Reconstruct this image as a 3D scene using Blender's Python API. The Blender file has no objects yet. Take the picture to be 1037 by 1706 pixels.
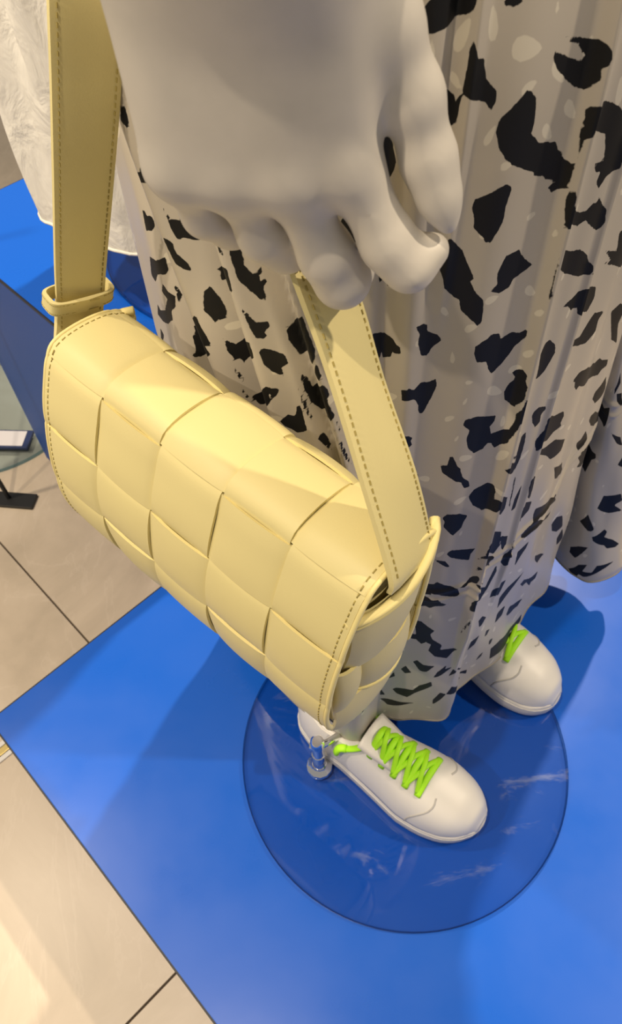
import bpy, bmesh, math, random
import numpy as np
from mathutils import Matrix, Vector
C = bpy.context
SC = C.scene
COL = SC.collection
ZP = .22                                   # height of the near platform's top above the floor
# ------------------------------------------------------------------ camera
cd = bpy.data.cameras.new('camera'); cam = bpy.data.objects.new('camera', cd); COL.objects.link(cam)
cd.sensor_fit = 'VERTICAL'; cd.sensor_height = 36; cd.lens = 1268.8/1706*36; cd.clip_start = .01
cam.matrix_world = Matrix(((.99769969,.06778892,0,0),(-.05473091,.80551523,-.59004216,0),(-.03999832,.58868488,.80737244,1.0+ZP),(0,0,0,1)))
cd.dof.use_dof = True; cd.dof.focus_distance = .5; cd.dof.aperture_fstop = 20
SC.camera = cam
SC.view_settings.view_transform = 'Standard'; SC.view_settings.look = 'None'
SC.view_settings.exposure = 0.0; SC.view_settings.gamma = 1; SC.view_settings.use_curve_mapping = False
# ------------------------------------------------------------------ world and lamps
w = bpy.data.worlds.new('shop_light'); SC.world = w; w.use_nodes = True
w.node_tree.nodes['Background'].inputs[0].default_value = (1.0,.93,.84,1); w.node_tree.nodes['Background'].inputs[1].default_value = .30
def spot(name, loc, target, power, color, size=60, radius=.05, blend=.5):
    d = bpy.data.lights.new(name,'SPOT'); d.energy = power; d.color = color; d.spot_size = math.radians(size); d.shadow_soft_size = radius; d.spot_blend = blend
    o = bpy.data.objects.new(name,d); COL.objects.link(o); o.location = loc
    o.rotation_euler = (Vector(target)-Vector(loc)).to_track_quat('-Z','Y').to_euler(); return o
def area(name, loc, target, power, color, sx, sy):
    d = bpy.data.lights.new(name,'AREA'); d.energy = power; d.color = color; d.shape = 'RECTANGLE'; d.size = sx; d.size_y = sy
    o = bpy.data.objects.new(name,d); COL.objects.link(o); o.location = loc
    o.rotation_euler = (Vector(target)-Vector(loc)).to_track_quat('-Z','Y').to_euler(); return o
WARM = (1.0,.83,.62)
spot('ceiling_spot_behind', (.80,2.0,2.95), (.0,.2,.22), 340, WARM, 60, .035)
spot('ceiling_spot_left', (-1.6,-.45,2.8), (-.15,.4,.6), 90, WARM, 70, .03)
spot('ceiling_spot_above', (-.55,-.2,3.15), (-.1,.35,.6), 125, WARM, 60, .025)
spot('ceiling_spot_right', (1.95,.15,2.95), (.3,.35,.4), 185, WARM, 50, .04)
spot('ceiling_spot_far', (-1.5,.7,3.0), (-.55,1.35,.3), 150, WARM, 62, .05)

# ------------------------------------------------------------------ materials
def mat(name, col, rough=.5, metal=0, spec=.5, nodes=None, **kw):
    m = bpy.data.materials.new(name); m.use_nodes = True
    b = m.node_tree.nodes['Principled BSDF']
    b.inputs['Base Color'].default_value = (*col,1); b.inputs['Roughness'].default_value = rough
    b.inputs['Metallic'].default_value = metal; b.inputs['Specular IOR Level'].default_value = spec
    for k,v in kw.items(): b.inputs[k.replace('_',' ')].default_value = v
    if nodes: nodes(m.node_tree, b)
    return m
def tex(nt, kind, **kw):
    n = nt.nodes.new('ShaderNodeTex'+kind)
    for k,v in kw.items():
        if k in n.inputs: n.inputs[k].default_value = v
        else: setattr(n,k,v)
    return n
def coords(nt, scale=(1,1,1), rot=(0,0,0), src='Object'):
    t = nt.nodes.new('ShaderNodeTexCoord'); mp = nt.nodes.new('ShaderNodeMapping')
    mp.inputs['Scale'].default_value = scale; mp.inputs['Rotation'].default_value = rot
    nt.links.new(t.outputs[src], mp.inputs['Vector']); return mp.outputs['Vector']
def ramp(nt, fac, stops):
    r = nt.nodes.new('ShaderNodeValToRGB'); e = r.color_ramp.elements
    while len(e) < len(stops): e.new(.5)
    for el,(p,c) in zip(e,stops): el.position = p; el.color = (*c,1)
    nt.links.new(fac, r.inputs[0]); return r.outputs[0]
def bump(nt, b, h, strength=.2, dist=.001):
    n = nt.nodes.new('ShaderNodeBump'); n.inputs['Strength'].default_value = strength; n.inputs['Distance'].default_value = dist
    nt.links.new(h, n.inputs['Height']); nt.links.new(n.outputs[0], b.inputs['Normal'])
def n_leather(nt, b):
    v = coords(nt); t = tex(nt,'Noise',Scale=900.0,Detail=3.0); nt.links.new(v,t.inputs['Vector']); bump(nt,b,t.outputs[0],.12,.0006)
def n_stone(nt, b):
    v = coords(nt,(1,1,1)); t = tex(nt,'Noise',Scale=2.2,Detail=8.0,Distortion=1.6,Roughness=.62); nt.links.new(v,t.inputs['Vector'])
    c1 = ramp(nt,t.outputs[0],[(.3,(.42,.35,.262)),(.5,(.52,.435,.33)),(.7,(.60,.51,.40))])
    v2 = coords(nt,(1,.35,1),(0,0,.5)); t2 = tex(nt,'Noise',Scale=3.2,Detail=9.0,Distortion=2.6,Roughness=.6); nt.links.new(v2,t2.inputs['Vector'])
    f = ramp(nt,t2.outputs[0],[(.485,(0,0,0)),(.5,(1,1,1)),(.515,(0,0,0))])
    mx = nt.nodes.new('ShaderNodeMixRGB'); mx.inputs[2].default_value = (.66,.57,.46,1)
    ml = nt.nodes.new('ShaderNodeMath'); ml.operation = 'MULTIPLY'; ml.inputs[1].default_value = .2
    nt.links.new(f,ml.inputs[0]); nt.links.new(ml.outputs[0],mx.inputs[0]); nt.links.new(c1,mx.inputs[1]); nt.links.new(mx.outputs[0],b.inputs['Base Color'])
def n_blue(nt, b):
    v = coords(nt); t = tex(nt,'Noise',Scale=9.0,Detail=5.0); nt.links.new(v,t.inputs['Vector'])
    r = ramp(nt,t.outputs[0],[(.3,(.25,.25,.25)),(.7,(.36,.36,.36))]); nt.links.new(r,b.inputs['Roughness'])
    t2 = tex(nt,'Noise',Scale=14.0,Detail=2.0); nt.links.new(v,t2.inputs['Vector']); bump(nt,b,t2.outputs[0],.05,.004)
def n_plaster(nt, b):
    v = coords(nt); t = tex(nt,'Noise',Scale=60.0,Detail=4.0); nt.links.new(v,t.inputs['Vector'])
    r = ramp(nt,t.outputs[0],[(.35,(.60,.56,.49)),(.65,(.64,.595,.52))]); nt.links.new(r,b.inputs['Base Color'])
def n_linen(nt, b):
    v = coords(nt,(1,1,.6)); t = tex(nt,'Noise',Scale=28.0,Detail=4.0,Distortion=1.0); nt.links.new(v,t.inputs['Vector']); bump(nt,b,t.outputs[0],.5,.012)
M = {}
M['stone'] = mat('stone_tile',(.5,.42,.32),.35,nodes=n_stone)
M['grout'] = mat('grout',(.13,.105,.08),.9)
M['brass'] = mat('brass_strip',(.35,.28,.12),.35,1)
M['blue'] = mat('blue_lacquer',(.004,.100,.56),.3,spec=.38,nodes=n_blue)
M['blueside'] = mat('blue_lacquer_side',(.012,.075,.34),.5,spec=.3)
M['dark'] = mat('dark_edge',(.01,.012,.02),.5)
M['mann'] = mat('mannequin_paint',(.58,.56,.52),.5,nodes=n_plaster)
M['bag'] = mat('yellow_leather',(.72,.63,.30),.5,spec=.35,nodes=n_leather)
M['bagedge'] = mat('yellow_leather_edge',(.86,.74,.33),.55,spec=.3)
M['bagin'] = mat('yellow_lining',(.42,.34,.12),.8)
M['stitch'] = mat('yellow_thread',(.40,.32,.09),.7)
M['shoe'] = mat('white_leather',(.72,.70,.66),.42,nodes=n_leather)
M['sole'] = mat('white_rubber',(.68,.66,.62),.5)
M['lining'] = mat('grey_lining',(.42,.42,.44),.8)
M['lace'] = mat('neon_lace',(.42,.90,.012),.6)
M['seam'] = mat('seam_thread',(.46,.45,.43),.8)
M['chrome'] = mat('chrome',(.86,.87,.9),.06,1)
M['linen'] = mat('white_linen',(.80,.78,.72),.85,spec=.2,nodes=n_linen)
M['black'] = mat('black_metal',(.006,.006,.007),.5)
M['card'] = mat('white_card',(.50,.49,.52),.6)
M['navy'] = mat('navy_cover',(.012,.025,.09),.45)
def glass(name, tint, edge=False):
    m = bpy.data.materials.new(name); m.use_nodes = True; nt = m.node_tree; nt.nodes.clear()
    o = nt.nodes.new('ShaderNodeOutputMaterial'); mx = nt.nodes.new('ShaderNodeMixShader'); tr = nt.nodes.new('ShaderNodeBsdfTransparent'); gl = nt.nodes.new('ShaderNodeBsdfGlossy'); fr = nt.nodes.new('ShaderNodeFresnel')
    tr.inputs[0].default_value = (*tint,1); gl.inputs['Roughness'].default_value = .03; fr.inputs[0].default_value = 1.5
    v = coords(nt,(1,3.2,1),(0,0,.7)); t = tex(nt,'Noise',Scale=7.0,Detail=9.0,Distortion=.8,Roughness=.7); nt.links.new(v,t.inputs['Vector'])
    r = ramp(nt,t.outputs[0],[(.60,(0,0,0)),(.75,(.16,.16,.16))])          # wiped smears and dust on the glass
    df = nt.nodes.new('ShaderNodeBsdfDiffuse'); df.inputs[0].default_value = (.75,.78,.8,1)
    m2 = nt.nodes.new('ShaderNodeMixShader')
    ge = nt.nodes.new('ShaderNodeNewGeometry'); iv = nt.nodes.new('ShaderNodeMath'); iv.operation='SUBTRACT'; iv.inputs[0].default_value=1; nt.links.new(ge.outputs['Backfacing'],iv.inputs[1])
    fm = nt.nodes.new('ShaderNodeMath'); fm.operation='MULTIPLY'; nt.links.new(fr.outputs[0],fm.inputs[0]); nt.links.new(iv.outputs[0],fm.inputs[1])
    nt.links.new(fm.outputs[0],mx.inputs[0]); nt.links.new(tr.outputs[0],mx.inputs[1]); nt.links.new(gl.outputs[0],mx.inputs[2])
    nt.links.new(r,m2.inputs[0]); nt.links.new(mx.outputs[0],m2.inputs[1]); nt.links.new(df.outputs[0],m2.inputs[2]); nt.links.new(m2.outputs[0],o.inputs[0])
    return m
M['glass'] = glass('clear_glass',(.80,.86,.90))
M['glassedge'] = glass('glass_rim',(.35,.52,.60))

# ------------------------------------------------------------------ object helpers
INV = {}
def tag(o, label=None, cat=None, group=None, kind=None):
    for k,v in (('label',label),('category',cat),('group',group),('kind',kind)):
        if v: o[k] = v
    return o
def thing(name, loc, label, cat, group=None, rot=None):
    o = bpy.data.objects.new(name, None); COL.objects.link(o); o.empty_display_size = .05
    Mx = Matrix.Translation(loc)
    if rot is not None: Mx = Mx @ rot.to_4x4()
    o.matrix_world = Mx; INV[o.name] = Mx.inverted()
    return tag(o,label,cat,group)
def mesh(name, V, Fs, m, parent=None, local=False, smooth=True, auto=None):
    """V in world metres unless local (then in the parent's own frame)."""
    me = bpy.data.meshes.new(name)
    V = np.asarray(V,float).reshape(-1,3)
    if parent is not None and not local:
        I = np.array(INV[parent.name]); V = V@I[:3,:3].T+I[:3,3]
    me.from_pydata(V.tolist(), [], [tuple(int(i) for i in f) for f in Fs] if not isinstance(Fs,np.ndarray) else Fs.tolist())
    for k in (m if isinstance(m,(list,tuple)) else [m]): me.materials.append(k)
    me.polygons.foreach_set('use_smooth', [smooth]*len(me.polygons))
    if auto is not None:
        bm = bmesh.new(); bm.from_mesh(me)
        for e in bm.edges:
            if len(e.link_faces)==2 and e.calc_face_angle(0) > math.radians(auto): e.smooth = False
        bm.to_mesh(me); bm.free()
    me.update()
    o = bpy.data.objects.new(name, me); COL.objects.link(o)
    if parent is not None:
        o.parent = parent
        INV[o.name] = INV[parent.name]
    else: INV[o.name] = Matrix()
    return o
def join(parts):
    V=[];Fs=[];n=0
    for v,f in parts:
        v = np.asarray(v,float); V.append(v); Fs += [tuple(i+n for i in q) for q in f]; n += len(v)
    return np.concatenate(V), Fs
def tube(path, r, n=8, flat=1.0, up=None, cap=True):
    """round or flattened tube along a polyline; r a number or a list"""
    P = np.asarray(path,float); k = len(P); r = np.broadcast_to(np.asarray(r,float),(k,))
    T = np.gradient(P,axis=0); T /= np.linalg.norm(T,axis=1,keepdims=True)+1e-12
    ref = np.array(up if up is not None else (0,0,1.0))
    if up is None and abs(T[0]@ref) > .9: ref = np.array((1.0,0,0))
    V=[]
    for i in range(k):
        a = np.cross(T[i],ref); a /= np.linalg.norm(a)+1e-12; b = np.cross(a,T[i])
        if up is None: ref = b
        for j in range(n):
            t = 2*math.pi*j/n; V.append(P[i]+r[i]*(math.cos(t)*a+flat*math.sin(t)*b))
    Fs = [(i*n+j,i*n+(j+1)%n,(i+1)*n+(j+1)%n,(i+1)*n+j) for i in range(k-1) for j in range(n)]
    if cap: Fs += [tuple(range(n))[::-1], tuple((k-1)*n+j for j in range(n))]
    return np.array(V), Fs
def lathe(prof, c, n=32):
    V=[];k=len(prof)
    for r,z in prof:
        for j in range(n):
            t = 2*math.pi*j/n; V.append((c[0]+r*math.cos(t),c[1]+r*math.sin(t),c[2]+z))
    Fs = [(i*n+j,i*n+(j+1)%n,(i+1)*n+(j+1)%n,(i+1)*n+j) for i in range(k-1) for j in range(n)]
    Fs += [tuple(range(n))[::-1], tuple((k-1)*n+j for j in range(n))]
    return np.array(V), Fs
def obox(c, ax, ay, az, bev=0):
    """oriented box from centre and half-axis vectors, with bevelled edges"""
    bm = bmesh.new(); bmesh.ops.create_cube(bm,size=2)
    c,ax,ay,az = (np.asarray(q,float) for q in (c,ax,ay,az))
    for v in bm.verts:
        p = c+ax*v.co.x+ay*v.co.y+az*v.co.z; v.co = p
    if bev: bmesh.ops.bevel(bm,geom=bm.edges[:],offset=bev,segments=2,affect='EDGES',profile=.6)
    bm.verts.ensure_lookup_table(); bm.verts.index_update()
    V = np.array([v.co[:] for v in bm.verts]); Fs = [tuple(v.index for v in f.verts) for f in bm.faces]; bm.free()
    return V, Fs
def crom(P, n):
    """smooth open curve through P, n samples"""
    P = np.asarray(P,float); k = len(P); Q = np.vstack([2*P[0]-P[1],P,2*P[-1]-P[-2]])
    u = np.linspace(0,k-1-1e-9,n); i = u.astype(int); t = (u-i)[:,None]
    p0,p1,p2,p3 = Q[i],Q[i+1],Q[i+2],Q[i+3]
    return .5*((2*p1)+(-p0+p2)*t+(2*p0-5*p1+4*p2-p3)*t*t+(-p0+3*p1-3*p2+p3)*t**3)
def smin(a, b, k):
    h = np.clip(.5+.5*(b-a)/k,0,1); return b*(1-h)+a*h-k*h*(1-h)
def cone(p, a, b):
    """distance to a tapered limb segment; a, b = (x,y,z,r)"""
    a = np.asarray(a,np.float32); b = np.asarray(b,np.float32); d = b[:3]-a[:3]
    t = np.clip(((p-a[:3])@d)/(d@d+1e-12),0,1)
    return np.linalg.norm(p-a[:3]-t[...,None]*d,axis=-1)-(a[3]+(b[3]-a[3])*t)
def chain(p, pts, k=.004):
    f = cone(p,pts[0],pts[1])
    for i in range(1,len(pts)-1): f = smin(f,cone(p,pts[i],pts[i+1]),k)
    return f
def surfnet(fn, lo, hi, h):
    lo = np.array(lo,float); n = np.ceil((np.array(hi)-lo)/h).astype(int)+1
    ax = [np.float32(lo[i])+np.float32(h)*np.arange(n[i],dtype=np.float32) for i in range(3)]
    G = np.empty(tuple(n),np.float32)
    for i0 in range(0,n[0],24):
        X = np.stack(np.meshgrid(ax[0][i0:i0+24],ax[1],ax[2],indexing='ij'),-1); G[i0:i0+24] = fn(X)
    S = G<0
    acc = np.zeros(tuple(n-1)+(3,),np.float32); cnt = np.zeros(tuple(n-1),np.float32)
    idx = np.stack(np.meshgrid(*[np.arange(k,dtype=np.float32) for k in n],indexing='ij'),-1)
    sl = lambda a,b: slice(a,b if b else None)
    for d in range(3):
        s0=[slice(None)]*3; s1=[slice(None)]*3; s0[d]=slice(0,-1); s1[d]=slice(1,None)
        f0=G[tuple(s0)]; f1=G[tuple(s1)]; m=(S[tuple(s0)]!=S[tuple(s1)])
        t=np.where(m,f0/np.where(m,f0-f1,1),0); P=idx[tuple(s0)].copy(); P[...,d]+=t; P*=m[...,None]; mf=m.astype(np.float32)
        e=[k for k in range(3) if k!=d]
        for a in (0,1):
            for b in (0,1):
                q=[slice(None)]*3; q[e[0]]=slice(a,-1 if a==0 else None); q[e[1]]=slice(b,-1 if b==0 else None)
                acc+=P[tuple(q)]; cnt+=mf[tuple(q)]
    ok = cnt>0; vid = -np.ones(cnt.shape,int); vid[ok] = np.arange(ok.sum())
    V = acc[ok]/cnt[ok][:,None]*h+lo
    Fs=[]
    for d in range(3):
        e=[(d+1)%3,(d+2)%3]
        s0=[slice(1,-1)]*3; s1=[slice(1,-1)]*3; s0[d]=slice(0,-1); s1[d]=slice(1,None)
        a=S[tuple(s0)]; b=S[tuple(s1)]; m=a!=b
        ii=np.argwhere(m); off=np.ones(3,int); off[d]=0; ii=ii+off; fl=a[m]
        def cell(o1,o2):
            q=ii.copy(); q[:,e[0]]-=o1; q[:,e[1]]-=o2; return vid[q[:,0],q[:,1],q[:,2]]
        qd=np.stack([cell(1,1),cell(0,1),cell(0,0),cell(1,0)],1)
        qd[~fl]=qd[~fl][:,::-1]; Fs.append(qd)
    return V, np.concatenate(Fs)
def smooth_mesh(V, Q, it=2, lam=.5):
    for _ in range(it):
        acc=np.zeros_like(V); c=np.zeros(len(V))
        for i in range(4):
            np.add.at(acc,Q[:,i],V[Q[:,(i+1)%4]]); np.add.at(acc,Q[:,i],V[Q[:,(i-1)%4]]); np.add.at(c,Q[:,i],2)
        V=V*(1-lam)+lam*acc/c[:,None]
    return V

# ------------------------------------------------------------------ setting: floor of stone tiles
GA = np.array((.7536,.6574,0)); GB = np.array((-.6574,.7536,0)); UP = np.array((0,0,1.0))   # the two directions of the tile and platform grid
def grid(a, b, z): return a*GA+b*GB+np.array((0,0,z))
fl = mesh('floor', *obox(grid(.4,.9,-.03),GA*3.2,GB*3.0,UP*.022), M['grout'], smooth=False); tag(fl,kind='structure'); INV[fl.name] = Matrix()
random.seed(4)
ja = [.108+.928*k for k in range(-3,4)]; jb = [.2405+1.27*k for k in range(-2,4)]
for i in range(len(ja)-1):
    for j in range(len(jb)-1):
        a0,a1,b0,b1 = ja[i]+.0016,ja[i+1]-.0016,jb[j]+.0016,jb[j+1]-.0016
        dz = random.uniform(-.0004,.0004)
        t = mesh('tile',*obox(grid((a0+a1)/2,(b0+b1)/2,-.006+dz),GA*(a1-a0)/2,GB*(b1-b0)/2,UP*.006,.0008),M['stone'],fl,smooth=False)
tr = mesh('trim_1',*obox(grid(-1.2,.688,.0015),GA*1.6,GB*.006,UP*.0022,.001),M['brass'],smooth=False); tag(tr,'thin brass strip set in the stone floor left of the near platform',kind='structure')
for s in (-1,1): mesh('strip_lip',*obox(grid(-1.2,.688+s*.011,.0012),GA*1.6,GB*.004,UP*.0016,.0006),M['sole'],tr,smooth=False)

# ------------------------------------------------------------------ platforms
def platform(a0,a1,b0,b1,h,label):
    c = grid((a0+a1)/2,(b0+b1)/2,0)
    t = thing('display_platform',c,label,'platform','blue display platforms')
    ha,hb = (a1-a0)/2,(b1-b0)/2
    mesh('top_panel',*obox(c+UP*(h-.006),GA*(ha-.0022),GB*(hb-.0022),UP*.006,.0008),M['blue'],t,smooth=False)
    mesh('edge_band',*obox(c+UP*(h-.0032),GA*ha,GB*hb,UP*.0026,.0005),M['dark'],t,smooth=False)
    z = (h-.0058)/2
    for s in (-1,1):
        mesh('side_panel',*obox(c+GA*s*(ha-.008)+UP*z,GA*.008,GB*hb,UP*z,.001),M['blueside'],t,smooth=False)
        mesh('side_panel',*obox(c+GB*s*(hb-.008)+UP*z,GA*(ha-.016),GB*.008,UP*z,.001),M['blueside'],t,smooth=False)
    return t
platform(-.0785,.743,-.75,.616,ZP,'low glossy blue platform under the white sneakers, nearest to the viewer')
platform(.2934,1.9,.645,1.181,ZP+.34,'taller blue platform behind, with its side face showing left of the bag')

# ------------------------------------------------------------------ skirt
# ---- skirt surface (world metres, heights measured from the platform top) ----
SK_H = [(-.12,.52),(-.095,.445),(-.045,.385),(.002,.338),(.040,.314),(.068,.345),(.10,.345),(.147,.340),(.172,.372),(.207,.402),(.248,.442),(.295,.490),
        (.322,.530),(.335,.57),(.355,.53),(.385,.520),(.42,.545),(.425,.572),(.385,.595),(.30,.62),(.18,.64),(.06,.635),(-.04,.61),(-.10,.57)]
SK_T = [(-.115,.54),(-.10,.47),(-.06,.405),(-.015,.365),(.03,.345),(.06,.338),(.10,.338),(.139,.346),(.165,.37),(.19,.40),(.22,.44),(.25,.48),
        (.275,.52),(.285,.555),(.29,.58),(.29,.605),(.28,.62),(.255,.63),(.22,.635),(.16,.64),(.10,.638),(.03,.625),(-.04,.605),(-.09,.575)]
# folds: (u at z=.8, u at z=.1, half width in u, amplitude, z low, z high)
SK_F = [(6.94,6.94,.14,.010,.2,1.2),(8.49,8.35,.12,.005,.25,1.2),(7.75,7.7,.35,-.006,0,1.2),(6.1,6.3,.35,.004,.1,1.2),
        (5.30,5.1,.13,-.005,.7,1.2),(5.52,5.4,.13,.004,.7,1.2),(4.6,4.8,.22,-.005,.3,1.2),(5.05,5.2,.22,.004,.3,1.2),
        (.95,4.0,.2,-.012,.3,1.2),(1.3,4.4,.2,.008,.3,1.2),(2.03,4.1,.2,-.017,.3,1.2),(2.38,4.45,.2,.012,.3,1.2),(2.75,5.6,.18,-.012,.35,1.2),(3.05,5.9,.18,.010,.35,1.2),
        (9.6,9.3,.5,.006,0,1.2),(10.6,10.8,.4,-.006,0,1.2),(15.6,15.6,.5,.008,0,1.2),(17,17.3,.5,-.02,0,1.2),(18.5,18.5,.5,.012,0,1.2),(19.6,19.4,.4,-.02,0,1.2),(20.5,20.7,.4,.012,0,1.2),(21.6,21.5,.4,-.018,0,1.2),(22.6,22.8,.4,.012,0,1.2),(0,0,.4,.008,0,1.2)]
SK_CEN = (.12,.48)
SK_ZB, SK_ZT = .088, 1.12
def sk_closed(P, u):
    P = np.array(P); n = len(P); i = np.floor(u).astype(int); t = (u-i)[:,None]
    p0,p1,p2,p3 = P[(i-1)%n],P[i%n],P[(i+1)%n],P[(i+2)%n]
    return .5*((2*p1)+(-p0+p2)*t+(2*p0-5*p1+4*p2-p3)*t*t+(-p0+3*p1-3*p2+p3)*t**3)
def skirt_grid(nu, nz):
    u = np.arange(nu)*24.0/nu
    z = SK_ZB+(SK_ZT-SK_ZB)*np.linspace(0,1,nz)
    H = sk_closed(SK_H,u); T = sk_closed(SK_T,u); c = np.array(SK_CEN); W = c+(T-c)*.72
    U,Z = np.meshgrid(u,z)                      # nz,nu
    s = np.clip((Z-.1)/.7,0,1)[...,None]
    X = H[None]*(1-s)+T[None]*s
    w = np.clip((Z-.82)/.28,0,1)[...,None]; w = w*w*(3-2*w)
    X = X*(1-w)+W[None]*w
    dx = np.roll(X,-1,1)-np.roll(X,1,1); nr = np.stack([dx[...,1],-dx[...,0]],-1); nr /= np.linalg.norm(nr,axis=-1,keepdims=True)+1e-9
    d = np.zeros_like(U)
    sc = np.clip((Z-.1)/.7,0,1.3)
    for ut,ub,hw,am,zl,zh in SK_F:
        uc = ub+(ut-ub)*sc
        q = (U-uc+12)%24-12
        env = np.clip((Z-zl)/.12+.0,0,1) if zl>0 else 1.0
        if hw<.2: d += am*env*np.maximum(0,1-np.abs(q)/hw)**1.3*np.clip((1.0-Z)/.15+.4,0.2,1)*np.clip((Z-.08)/.12,.25,1)
        else: d += am*env*np.exp(-(q/hw)**2)*np.clip((1.1-Z)/.3,0,1)
    d += .0022*np.exp(-((Z-.405-.004*np.sin(U*3))/.0035)**2)+.0018*np.exp(-((Z-.39-.004*np.sin(U*3))/.0025)**2)   # stitched tuck
    d += .003*np.sin(U*2.3+Z*9)*np.sin(Z*23+U)*np.clip((.5-Z)/.3,0,1)
    X = X+nr*d[...,None]
    zz = Z+ (.006*np.sin(U*1.7)+.004*np.sin(U*4.1+1))*np.clip((.4-Z)/.3,0,1)
    return U,Z,np.dstack([X,zz])

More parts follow.
